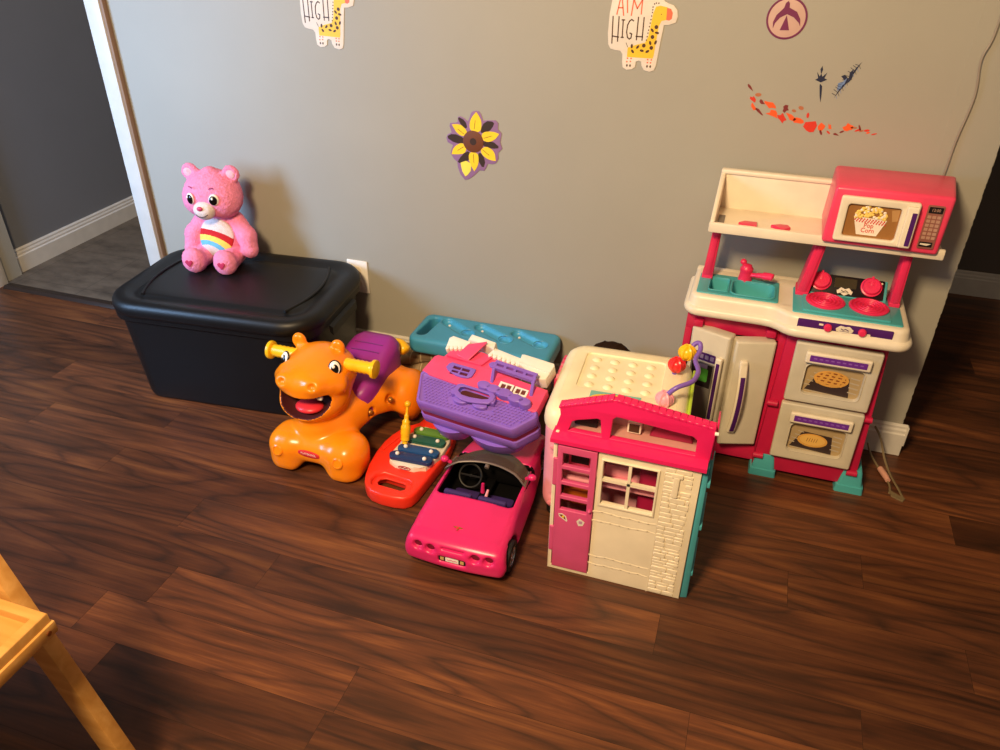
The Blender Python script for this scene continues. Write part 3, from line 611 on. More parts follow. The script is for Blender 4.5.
    # --- fridge doors, both ajar
    def fdoor(hx, hy, fx, fy, z0, z1, side):
        a = Vector((hx, hy, 0)); b = Vector((fx, fy, 0)); w = (b-a).length; yaw = math.atan2((b-a).y, (b-a).x)
        if side < 0: yaw += pi; base = b
        else: base = a
        F = Matrix.Translation((base.x, base.y, 0)) @ Matrix.Rotation(yaw, 4, 'Z') @ Matrix.Rotation(pi/2, 4, 'X')
        bm = B(); plate(bm, rrect(w/2, (z1-z0)/2, .005, 3, w/2, (z0+z1)/2), [], -.032, .006, .006, F)
        return obj('fridge_door', bm, M_cream2, t), F, w
    dl, F, w = fdoor(-.078, 1.878, .024, 1.842, .085, .418, 1)
    bm = B(); plate(bm, rrect(.0085, .098, .004, 3, w-.0145, .262), [], .014, .026, .004, F, 0)
    for q in (.17, .35): box(bm, w-.02, w-.009, q-.006, q+.006, .004, .016, M=F)
    prism(bm, rrect(.0048, .088, .002, 2, w-.0145, .258), .026, .0265, F, 0, 1); obj('handle', bm, [M_cream, M_purpd], dl)
    bm = B(); prism(bm, rrect(.031, .012, .002, 2, .047, .342), .006, .0068, F, 0, 0)
    for q in range(4): prism(bm, rrect(.005, .006, .001, 2, .025+.0145*q, .342), .0068, .0075, F, 0, 4)
    plate(bm, rrect(.034, .10, .003, 2, .046, .225), [rrect(.029, .036, .002, 2, .046, .286)], .0055, .0095, .0012, F, 1)
    prism(bm, rrect(.029, .036, .002, 2, .046, .286), .006, .0066, F, 0, 2); prism(bm, rrect(.014, .02, .005, 3, .05, .287), .0066, .0072, F, 0, 3); prism(bm, rrect(.012, .006, .001, 2, .048, .314), .0066, .0072, F, 0, 4)
    obj('dispenser', bm, [M_purpd, M_grey, M_dark, M_screen, P('print_mauve', '#8a7a9a', .4)], dl)
    dr, F, w = fdoor(.136, 1.872, .037, 1.842, .083, .411, -1)
    def bow(w, d, ya, yb_, lift, mi):
        rings = []
        for q in range(-8, 9):
            y = (ya+yb_)/2+(yb_-ya)/2*q/8; z = .008+lift+.018*(1-((y-.2435)/.1085)**2)
            rings.append([F @ Vector((.026+a, y, z+b)) for a, b in ((-w*.8, 0), (-w, .3*d), (-w, .7*d), (-w*.7, d), (w*.7, d), (w, .7*d), (w, .3*d), (w*.8, 0))])
        loft(bm, rings, None, mi)
    bm = B(); bow(.0105, .011, .135, .352, 0, 0); bow(.0058, .002, .14, .318, .0105, 1); box(bm, .0165, .0355, .33, .358, .005, .02, .004, M=F); obj('handle', bm, [M_cream, M_purpd], dr)
    # --- posts
    for (bx, by, tx, ty, w, d) in ((-.0665, 1.99, -.058, 1.955, .0135, .024), (.173, 1.975, .192, 1.95, .015, .034), (.391, 1.975, .388, 1.955, .012, .03)):
        bm = B(); tz = .676
        hexa(bm, [(bx-w, by-d, .516), (bx+w, by-d, .516), (bx+w, by+.02, .516), (bx-w, by+.02, .516), (tx-w*.8, ty-d*.7, tz), (tx+w*.8, ty-d*.7, tz), (tx+w*.8, ty+.025, tz), (tx-w*.8, ty+.025, tz)], .003)
        hexa(bm, [(bx-w*.5, by-d-.003, .53), (bx+w*.5, by-d-.003, .53), (bx+w*.5, by-d+.004, .53), (bx-w*.5, by-d+.004, .53), (tx-w*.4, ty-d*.7-.003, tz-.012), (tx+w*.4, ty-d*.7-.003, tz-.012), (tx+w*.4, ty-d*.7+.004, tz-.012), (tx-w*.4, ty-d*.7+.004, tz-.012)], .001)
        box(bm, bx-w*1.05, bx+w*1.05, by-d-.002, by+.02, .516, .53, .002)
        obj('post', bm, M_pink, t)
    # --- shelf unit
    bm = B(); x0, x1, yf = -.080, .452, 1.895
    box(bm, x0, x1, yf, 2.06, .676, .688, .003)
    box(bm, x0, x1, yf-.004, yf+.008, .674, .7, .004)
    hexa(bm, [(x0+.003, 2.045, .68), (x1, 2.045, .68), (x1, 2.058, .68), (x0+.003, 2.058, .68), (x0+.006, 2.048, .785), (x1, 2.048, .785), (x1, 2.06, .785), (x0+.006, 2.06, .785)], .004)
    hexa(bm, [(x0, yf-.002, .676), (x0+.014, yf-.002, .676), (x0+.014, 2.058, .676), (x0, 2.058, .676), (x0+.002, yf-.002, .704), (x0+.013, yf-.002, .704), (x0+.017, 2.058, .787), (x0+.004, 2.058, .787)], .004)
    box(bm, x0+.004, x1, 2.040, 2.062, .777, .789, .005)
    obj('shelf', bm, M_cream, t)
    bm = B(); box(bm, x0+.018, x0+.034, 1.925, 1.985, .688, .6892); obj('slot', bm, M_grey, t)
    bm = B(); prism(bm, [(-.011, 1.93), (.002, 1.945), (.033, 1.945), (.033, 1.912), (.002, 1.912)], .688, .696, None, .002); obj('hook_tab', bm, M_pink, t)
    bm = B(); prism(bm, [(.066, 1.938), (.086, 1.95), (.106, 1.95), (.112, 1.935), (.102, 1.92), (.094, 1.908), (.082, 1.93)], .688, .696, None, .002); obj('hook_tab', bm, M_pink, t)
    # --- microwave on the shelf
    bm = B(); zt = .812
    hexa(bm, [(.182, 1.876, .690), (.432, 1.876, .690), (.452, 2.058, .690), (.186, 2.058, .690), (.187, 1.880, .826), (.436, 1.880, .826), (.462, 2.058, .824), (.192, 2.058, .824)], .008, 3)
    obj('microwave', bm, M_mw, t)
    MF = Matrix.Translation((.3095, 1.8765, .7565)) @ Matrix.Rotation(pi/2-.03, 4, 'X') @ Matrix.Diagonal((1.05, 1.17, 1, 1))
    bm = B(); win = rrect(.0535, .0325, .006, 4, -.031, -.002)
    plate(bm, rrect(.079, .045, .005, 3, -.022, 0), [win], 0, .013, .003, MF, 0)
    d = obj('microwave_door', bm, M_cream, t)
    bm = B(); z = .004; e = .0004
    prism(bm, rrect(.054, .033, .005, 3, -.031, -.002), z-.002, z, MF, 0, 0)
    prism(bm, [(.004, .024), (.02, .027), (.02, .004), (.01, .002)], z, z+e, MF, 0, 5)
    prism(bm, [(-.068, .006), (-.000, .003), (-.014, -.030), (-.055, -.030)], z+e, z+2*e, MF, 0, 1)
    rl = random.Random(5)
    for q in range(80):
        a = rl.uniform(-.064, -.004); b = .004+rl.random()*(.024*math.sqrt(max(0, 1-((a+.034)/.032)**2))); ell(bm, (MF @ Vector((a, b, z+.001)))[:], (.0036, .0016, .0036), None, 2 if q % 4 else 1, 8, 6)
    for i in range(22):
        for j in range(3):
            if (i+j) % 2: prism(bm, rrect(.0013, .0014, .0002, 1, -.0655+.0029*i+.0012*j, .003-.003*j-.0016*i/10), z+2*e, z+3*e, MF, 0, 3)
    text(bm, 'Pop', .013, MF @ Matrix.Translation((-.034, -.0105, z+3*e)), 3); text(bm, 'Corn', .013, MF @ Matrix.Translation((-.034, -.0205, z+3*e)), 3)
    obj('popcorn_print', bm, [M_tan, M_bowl, M_pop, M_print_red, M_brown, P('glare_tan', '#b98c58', .4)], d)
    bm = B(); plate(bm, rrect(.012, .041, .003, 3, .043, -.002), [], .011, .022, .0035, MF, 0); prism(bm, rrect(.0048, .033, .001, 2, .047, -.005), .022, .0225, MF, 0, 1); obj('handle', bm, [M_cream, M_purpd], d)
    bm = B(); prism(bm, rrect(.0165, .043, .003, 3, .088, -.001), .0, .0025, MF, .0004, 0); prism(bm, rrect(.0138, .006, .001, 2, .088, .033), .0025, .0032, MF, 0, 1)
    for i in range(3):
        for j in range(6): prism(bm, rrect(.0036, .0028, .0008, 2, .0785+.0095*i, .0195-.0082*j), .0025, .0033, MF, 0, 2)
    prism(bm, rrect(.013, .005, .001, 2, .087, -.035), .0025, .0032, MF, 0, 1); prism(bm, [(.076, -.033), (.098, -.033), (.09, -.037), (.076, -.036)], .0032, .0035, MF, 0, 3)
    text(bm, '12:00', .008, MF @ Matrix.Translation((.088, .033, .0034)), 2)
    obj('keypad', bm, [P('keypad_brown', '#8a5a50', .35), M_black, P('key_tan', '#b08878', .4), M_stickw], t)
kitchen()
# ================================================================ black tote with its lid
def tote():
    cx, cy, rz = -1.449, 1.824, rad(5)
    t = thing('storage_tote', 'large black plastic storage tote with lid under the pink plush bear', 'storage bin', (cx, cy, 0), rz)
    M = MW[t.name] @ Matrix.Diagonal((.992, 1, 1.03, 1))
    def R(hx, hy, r, z, n=8): return [(x, y, z) for x, y in rrect(hx, hy, r, n)]
    bm = B()
    loft(bm, [R(.285, .170, .05, 0), R(.296, .181, .055, .006), R(.300, .186, .06, .02), R(.322, .203, .075, .275), R(.335, .213, .08, .285), R(.337, .215, .08, .318), R(.33, .208, .08, .318), R(.31, .19, .07, .27), R(.285, .17, .06, .012)], M, cap1=True)
    for y in (-.1, 0, .1): pass
    obj('body', bm, M_tote, t)
    bm = B()
    prof = [(-.004, .306), (.006, .304), (.012, .31), (.0145, .322), (.0125, .335), (.006, .344), (-.004, .348), (-.016, .3485), (-.03, .3455), (-.044, .3405), (-.052, .3395), (-.06, .3415), (-.066, .346), (-.074, .3475), (-.1, .3475)]
    loft(bm, [R(.330+g, .216+g, max(.10+g*.9, .012), z) for g, z in prof], M)
    # moulded handle ridges across both short ends
    for s in (-1, 1):
        pts = [(s*(.268-.035*(q/6)**2), q*.026, .3478) for q in range(-6, 7)]
        tube(bm, [M @ Vector(p) for p in pts], .0045, 8)
    obj('lid', bm, M_tote, t)
    for s in (-1, 1):
        bm = B(); loft(bm, [[M @ Vector((s*x, y, z)) for x, y, z in r] for r in ([(.334, -.09, .285), (.346, -.09, .278), (.346, -.09, .252), (.335, -.09, .262)], [(.334, .09, .285), (.346, .09, .278), (.346, .09, .252), (.335, .09, .262)])]); obj('handle', bm, M_tote, t)
    return t
tote()

# ================================================================ plush bear sitting on the tote
def bear():
    bx, by, bz, rz = -1.578, 1.948, .3582, rad(9)
    t = thing('plush_bear', 'pink plush bear with rainbow striped white belly sitting on the black tote', 'plush toy', (bx, by, bz), rz)
    M = MW[t.name] @ Matrix.Diagonal((.90, .90, .885, 1))
    T = M @ Matrix.Identity(4)
    def fuzz(p):     # tufted pile: several sine lattices of about 6 to 12 mm
        x, y, z = p[..., 0], p[..., 1], p[..., 2]
        return .0018*np.sin(x*830+3*np.sin(z*260+y*190))*np.sin(y*790+3*np.sin(x*240+z*170))*np.sin(z*810+3*np.sin(y*230+x*210))+.0016*np.sin(x*430+2*np.sin(z*150))*np.sin(y*410+2*np.sin(x*170))*np.sin(z*450+2*np.sin(y*190))
    def f(p):
        head = sd_ell(p, (0, -.005, .258), (.098, .082, .080))
        for s in (-1, 1): head = smin(head, sd_ell(p, (s*.045, -.02, .23), (.052, .055, .05)), .03)
        head = smin(head, sd_ell(p, (0, -.005, .33), (.02, .018, .016)), .02)
        for s in (-1, 1):
            ear = sd_ell(p, (s*.074, .0, .325), (.030, .018, .030)); ear = smax(ear, -sd_ell(p, (s*.077, -.017, .326), (.019, .010, .019)), .006); head = smin(head, ear, .012)
        body = smin(sd_ell(p, (0, .012, .10), (.074, .062, .095)), sd_ell(p, (0, .004, .07), (.08, .068, .07)), .03)
        for s, hand in ((-1, (-.100, -.035, .055)), (1, (.112, -.030, .060))):
            arm = smin(sd_cap(p, (s*.062, .005, .155), (hand[0]*.92, hand[1]*.6, .105), .029, .031), sd_cap(p, (hand[0]*.92, hand[1]*.6, .105), hand, .031, .030), .015)
            body = smin(body, arm, .008)
        for s in (-1, 1):
            leg = sd_cap(p, (s*.050, -.02, .036), (s*.056, -.095, .035), .036, .034); foot = sd_ell(p, (s*.058, -.118, .045), (.040, .030, .046)); body = smin(body, smin(leg, foot, .02), .010)
        d = smin(body, head, .012)
        return smax(d+fuzz(p), .001-p[..., 2], .002)
    me = nets(f, (-.16, -.17, -.01), (.17, .11, .37), .0034); me.transform(T);     body = obj('body', me, M_fur, t, 180)
    def part(name, g, lo, hi, h, mat, label=None): me = nets(g, lo, hi, h); me.transform(T); return obj(name, me, mat, t, 180, label)
    for s in (-1, 1):
        part('inner_ear', lambda p: sd_ell(p, (s*.077, -.0085, .326), (.0175, .007, .0175))+fuzz(p)*.4, (s*.077-.03, -.03, .3), (s*.077+.03, .02, .36), .003, M_furl)
    part('muzzle', lambda p: smin(sd_ell(p, (0, -.083, .222), (.037, .030, .029)), sd_ell(p, (0, -.078, .208), (.031, .027, .022)), .01)+fuzz(p)*.25, (-.05, -.12, .17), (.05, -.04, .27), .003, M_furw)
    bm = B(); ell(bm, (0, -.1115, .234), (.0105, .006, .008)); tag_m = P('nose_rose', '#c23a60', .4); bm.transform(T); obj('nose', bm, tag_m, t)
    bm = B(); tube(bm, smoothpath([(-.022, -.1045, .213), (-.013, -.1105, .2075), (0, -.1135, .2055), (.013, -.1105, .2075), (.022, -.1045, .213)], 4), .0014, 6); bm.transform(T); obj('mouth', bm, M_brown, t)
    for s in (-1, 1):
        E = Matrix.Translation((s*.042, -.0845, .259)) @ Matrix.Rotation(s*.42, 4, 'Z') @ Matrix.Rotation(-.06, 4, 'X')
        bm = B(); ell(bm, (0, 0, 0), (.0165, .007, .0200), E); bm.transform(T); e = obj('eye', bm, M_eyew, t)
        bm = B(); ell(bm, (-s*.002, -.0035, -.001), (.0135, .006, .0165), E, 0); ell(bm, (-.005, -.0085, .006), (.0035, .002, .0042), E, 1); bm.transform(T); obj('pupil', bm, [M_eyeb, M_eyew], e)
        bm = B(); tube(bm, smoothpath([(s*.030, -.084, .296), (s*.037, -.082, .3), (s*.044, -.079, .2985)], 3), .0018, 6); bm.transform(T); obj('eyebrow', bm, P('brow_rose', '#a03058', .6), t)
        bm = B(); q = []
        for k in range(20):
            a = 2*pi*k/20; q.append((.00085*16*sin(a)**3, .00085*(13*cos(a)-5*cos(2*a)-2*cos(3*a)-cos(4*a))))
        prism(bm, q, 0, .004, Matrix.Translation((s*.059, -.1465, .046)) @ Matrix.Rotation(pi/2, 4, 'X'), .001); bm.transform(T); obj('heart_pad', bm, P('heart_magenta', '#b8264e', .6), t)
    # belly patch with arched stripes: a thin shell over the tummy
    def shell(p): return np.abs(smin(sd_ell(p, (0, .012, .10), (.074, .062, .095)), sd_ell(p, (0, .004, .07), (.08, .068, .07)), .03)-.0015)-.0028
    def patch(p): return smax(smax(shell(p), np.sqrt((p[..., 0]/.063)**2+((p[..., 2]-.105)/.066)**2)*.055-.055, .002), p[..., 1]+.01, .002)
    def fm(c):
        r = np.sqrt(((c[:, 0]+.022)/1.2)**2+(c[:, 2]-.046)**2); m = np.zeros(len(c)); m[(r < .090) & (r >= .072)] = 1; m[(r < .072) & (r >= .054)] = 2; m[(r < .054) & (r >= .038)] = 3; return m
    me = nets(patch, (-.08, -.09, .02), (.08, .0, .19), .0022, fm); me.transform(T); obj('belly_patch', me, [M_furw, M_sred, M_syel, M_sblu], t, 180, 'white belly patch with red, yellow and blue arched stripes')
bear()

# ================================================================ ride-on hippo
def hippo():
    t = thing('ride_on_hippo', 'orange smiling hippo ride-on toy with yellow handles and purple seat', 'ride-on toy', (-1.03, 1.6, 0))
    O = Vector((-1.03, 1.6, 0)); T = Matrix.Translation(O)
    hc = np.array((-.025, -.015, .245))
    def cav(p):
        c = sd_ell(p, (-.004, -.118, .232), (.072, .080, .054)); return smax(c, -sd_ell(p, (-.006, -.105, .306), (.120, .125, .066)), .006)
    def f(p):
        x = p[..., 0]
        # head: skull, muzzle, jaw
        d = sd_ell(p, (-.014, -.005, .254), (.100, .088, .072))
        d = smin(d, sd_ell(p, (-.010, -.072, .268), (.098, .078, .048)), .035)
        d = smin(d, sd_ell(p, (-.008, -.066, .206), (.094, .098, .060)), .03)
        for s in (-1, 1):
            d = smin(d, sd_ell(p, (-.011+s*.085, -.072, .258), (.022, .024, .02)), .012)     # cheeks
            d = smin(d, sd_ell(p, (-.010+s*.043, -.124, .280), (.026, .024, .020)), .018)    # nostril mounds
            ear = sd_ell(p, (-.026+s*.060, .012, .322), (.021, .014, .024)); ear = smax(ear, -sd_ell(p, (-.026+s*.060, -.004, .322), (.012, .009, .014)), .004); d = smin(d, ear, .010)
        d = smax(d, -cav(p), .005)
        for s in (-1, 1): d = smax(d, -sd_ell(p, (-.009+s*.045, -.146, .287), (.0105, .012, .0095)), .004)
        # neck and front bumper with two wheel fenders
        d = smin(d, sd_cap(p, (.0, -.07, .115), (-.015, -.02, .17), .072, .074), .02)
        bum = smin(sd_cap(p, (-.075, -.115, .070), (.115, -.115, .070), .045), sd_box(p, (.02, -.1, .070), (.1, .062, .034), .028), .02)
        for c in ((-.070, -.115, .052), (.100, -.115, .052)): bum = smin(bum, sd_box(p, c, (.055, .064, .066), .046), .018)
        arch = sd_cap(p, (.02, -.3, -.03), (.02, .1, -.03), .068); bum = smax(bum, -arch, .012)
        d = smin(d, bum, .015)
        # long body sweeping back to the rear hips
        bod = smin(sd_cap(p, (.025, -.03, .11), (.075, .17, .115), .074, .070), sd_cap(p, (.075, .12, .112), (.10, .19, .10), .072, .066), .03)
        for s, c in ((-1, (.045, .19, .085)), (1, (.162, .185, .085))): bod = smin(bod, sd_ell(p, c, (.045, .08, .078)), .03)
        un = sd_ell(p, (.09, .035, -.02), (.2, .13, .105)); bod = smax(bod, -un, .015)
        d = smin(d, bod, .02)
        for c in ((.106, .025, .115), (.142, .085, .128)): d = smax(d, -sd_ell(p, c, (.015, .015, .015)), .003)
        return smax(d, .008-p[..., 2], .006)
    me = nets(f, (-.2, -.22, -.01), (.28, .33, .36), .0044, lambda c: (cav(c) < .0026).astype(int)); me.transform(T)
    sm = me; obj('body', me, [M_orange, M_maroon], t, 180)
    def part(name, bm, m, par=t, label=None): bm.transform(T); return obj(name, bm, m, par, 50, label)
    bm = B(); ell(bm, (-.004, -.104, .195), (.040, .034, .014)); part('tongue', bm, M_tongue)
    bm = B(); box(bm, .034, .050, -.126, -.114, .234, .252, .004); part('tooth', bm, M_eyew)
    for s in (-1, 1):
        E = Matrix.Translation((-.013+s*.076, -.063, .305)) @ Matrix.Rotation(s*.50, 4, 'Z') @ Matrix.Rotation(-.5, 4, 'X')
        bm = B(); ell(bm, (0, 0, 0), (.0155, .006, .020), E, 0); ell(bm, (0, .0008, 0), (.0175, .0055, .022), E, 1); e = part('eye', bm, [M_eyew, M_eyeb])
        bm = B(); ell(bm, (0, -.0035, -.003), (.0105, .0045, .014), E, 0); ell(bm, (-.003, -.0075, .004), (.004, .002, .0048), E, 1); part('pupil', bm, [M_eyeb, M_eyew], e)
        hx = -.005; bm = B(); R = Matrix.Translation((hx+s*.075, -.014, .291)) @ Matrix.Rotation(s*pi/2, 4, 'Y')
        pr = [(.0175, 0)]
        for k in range(6): pr += [(.0185, .008+.0128*k), (.0165, .0135+.0128*k)]
        pr += [(.0175, .077), (.0255, .080), (.0265, .085), (.0255, .089), (.012, .091)]
        lathe(bm, pr, 24, R); part('handle', bm, M_yellow)
    # wheels under the fenders
    for c, w in (((-.070, -.112), .03), ((.100, -.112), .03), ((.05, .19), .025), ((.155, .185), .025)):
        bm = B(); lathe(bm, [(.012, -w), (.036, -w), (.041, -w*.7), (.041, w*.7), (.036, w), (.012, w)], 24, Matrix.Translation((c[0], c[1], .041)) @ Matrix.Rotation(pi/2, 4, 'Y')); part('wheel', bm, P('wheel_red', '#9a2a20', .45))
    # badge
    bm = B(); BM = Matrix.Translation((.012, -.1665, .078)) @ Matrix.Rotation(pi/2-.12, 4, 'X') @ Matrix.Rotation(-.04, 4, 'Z')
    prism(bm, [(-.032, -.004), (-.024, -.0065), (-.012, -.009), (.014, -.009), (.026, -.0065), (.033, -.004), (.033, .004), (.024, .007), (.01, .009), (-.012, .009), (-.026, .0065), (-.032, .004)], -.006, .0016, BM, .0005, 0); text(bm, 'PLAYSKOOL', .0085, BM @ Matrix.Translation((0, 0, .0018)), 1); part('badge', bm, [M_print_red, M_stickw])
    for c in (-.078, .106):
        bm = B(); lathe(bm, [(.016, 0), (.0165, .003), (.0125, .005), (.011, .0025), (0, .0025)], 20, Matrix.Translation((c, -.177, .078)) @ Matrix.Rotation(pi/2-.30, 4, 'X')); part('axle_cap', bm, M_orange)
    for c in ((.108, .021, .116), (.145, .081, .129)):
        bm = B(); ell(bm, c, (.009, .009, .009)); part('screw', bm, P('screw_brass', '#b87a30', .3, metal=.6))
    # seat
    bm = B(); rings = []
    for y, cx, hw, zb, zt, r in ((.0, .022, .055, .07, .160, .012), (.02, .024, .080, .068, .188, .022), (.07, .030, .086, .085, .202, .03), (.10, .036, .083, .10, .214, .032), (.135, .041, .078, .12, .236, .034), (.165, .046, .077, .125, .256, .036), (.19, .050, .074, .13, .266, .036), (.212, .053, .068, .135, .265, .034), (.226, .055, .058, .14, .252, .028), (.232, .056, .042, .15, .234, .02)):
        rings.append([(x, y, z) for x, z in rrect(hw, (zt-zb)/2, min(r, (zt-zb)/2-.001), 6, cx, (zt+zb)/2)])
    loft(bm, rings)
    seat = part('seat', bm, M_seat)
    bm = B()
    for y, cx, zt in ((.118, .039, .2265), (.142, .043, .2425), (.164, .046, .256)): tube(bm, [(cx-.045, y, zt-.001), (cx, y, zt+.0002), (cx+.045, y, zt-.001)], .0018, 6)
    part('ridge', bm, P('seat_groove', '#701c70', .45), seat)
    bm = B(); tube(bm, smoothpath([(.06, .215, .185), (.085, .245, .208), (.105, .25, .212), (.128, .24, .198)], 4), [.016]*4+[.020]*4+[.019]*4+[.013], 12); part('tail', bm, M_yellow)
hippo()
# ================================================================ xylophone piano board, its mallet
def xylophone():
    t = thing('toy_xylophone', 'red xylophone board toy with handle and blue and green bars on the floor', 'musical toy', (-.78, 1.55, 0))
    OUT = [(-.847, 1.407), (-.832, 1.388), (-.812, 1.374), (-.78, 1.368), (-.745, 1.368), (-.718, 1.373), (-.702, 1.386), (-.694, 1.41), (-.688, 1.48), (-.682, 1.56), (-.68, 1.62), (-.69, 1.70), (-.705, 1.74), (-.735, 1.76), (-.78, 1.765), (-.805, 1.75), (-.815, 1.715), (-.838, 1.692), (-.855, 1.665), (-.866, 1.635), (-.873, 1.60), (-.874, 1.55), (-.868, 1.48), (-.858, 1.435)]
    up = lambda L: [(x, y+.016*max(0, min(1, (1.55-y)/.1))) for x, y in L]
    OUT = up(OUT); cx = sum(p[0] for p in OUT)/len(OUT); cy = sum(p[1] for p in OUT)/len(OUT)
    hole = [(-.815, 1.420), (-.808, 1.412), (-.742, 1.408), (-.733, 1.416), (-.735, 1.432), (-.745, 1.437), (-.80, 1.442), (-.813, 1.434)]
    hole = up(hole); hc = (-.774, 1.441); big = [(hc[0]+(x-hc[0])*1.38, hc[1]+(y-hc[1])*1.75) for x, y in hole]
    bm = B(); plate(bm, OUT, [big], 0, .042, .008, None)
    plate(bm, [(hc[0]+(x-hc[0])*1.03, hc[1]+(y-hc[1])*1.03) for x, y in big], [hole], .027, .033, .002, None)
    for k in range(3):      # raised lines on the upper board
        ribbon(bm, [(-.856+.02*k, 1.56+.03*k), (-.836+.015*k, 1.64+.02*k)], .006, .042, .0445, None)
    obj('board', bm, M_red, t)
    bm = B(); prism(bm, [(hc[0]+(x-hc[0])*1.4, hc[1]+(y-hc[1])*1.8) for x, y in hole], .0004, .0012); obj('floor_shadow_liner', bm, M_dark, t) if False else bm.free()
    bm = B(); prism(bm, [(-.822, 1.542), (-.812, 1.508), (-.79, 1.497), (-.735, 1.495), (-.72, 1.505), (-.704, 1.510), (-.684, 1.58), (-.684, 1.64), (-.70, 1.675), (-.78, 1.685), (-.815, 1.63)], .041, .056, None, .004)
    prism(bm, oval(.014, .006, 20, -.766, 1.4655), .056, .0568) if False else None
    obj('bar_tray', bm, M_cream, t)
    bm = B(); LM = Matrix.Translation((-.762, 1.4955, .0495)) @ Matrix.Rotation(pi/2, 4, 'X') @ Matrix.Rotation(.0, 4, 'Z')
    plate(bm, oval(.019, .0068, 24), [oval(.0160, .0046, 24)], 0, .0014, .0004, LM); ribbon(bm, [(-.010, 0), (-.004, .0015), (.001, -.0012), (.006, .0012), (.010, 0)], .0026, 0, .001, LM); obj('badge', bm, P('badge_red', '#a8404a', .5), t)
    rz = rad(2)
    for k, (px, py, L, m) in enumerate(((-.755, 1.526, .062, M_navy), (-.748, 1.562, .060, M_dblue), (-.746, 1.612, .057, M_dgreen), (-.744, 1.650, .054, M_green))):
        Mx = Matrix.Translation((px, py, .058)) @ Matrix.Rotation(rz, 4, 'Z')
        bm = B(); prism(bm, rrect(L, .0155, .012, 5), 0, .010, Mx, .003); br = obj('bar', bm, m, t)
        for s in (-1, 1):
            bm = B(); ell(bm, (Mx @ Vector((s*(L-.022), -.001*s, .0125)))[:], (.0062, .0062, .0055), None, 0, 12, 8); obj('peg', bm, M_white, br)
xylophone()
def mallet():
    t = thing('toy_mallet', 'yellow mallet standing up against the xylophone bars', 'mallet', (-.795, 1.575, .068))
    bm = B(); p = [Vector((-.793, 1.571, .0690)), Vector((-.794, 1.577, .085)), Vector((-.795, 1.585, .108)), Vector((-.796, 1.595, .132)), Vector((-.797, 1.606, .156)), Vector((-.798, 1.614, .172))]
    tube(bm, smoothpath(p, 5), [.004]+[.008]*3+[.0125]*4+[.0138]*5+[.011]*3+[.0065]*3+[.004]*4+[.0036]*3, 12); obj('shaft', bm, M_yellow, t)
    bm = B(); ell(bm, (-.798, 1.615, .176), .009); obj('ball', bm, M_yellow, t)
mallet()

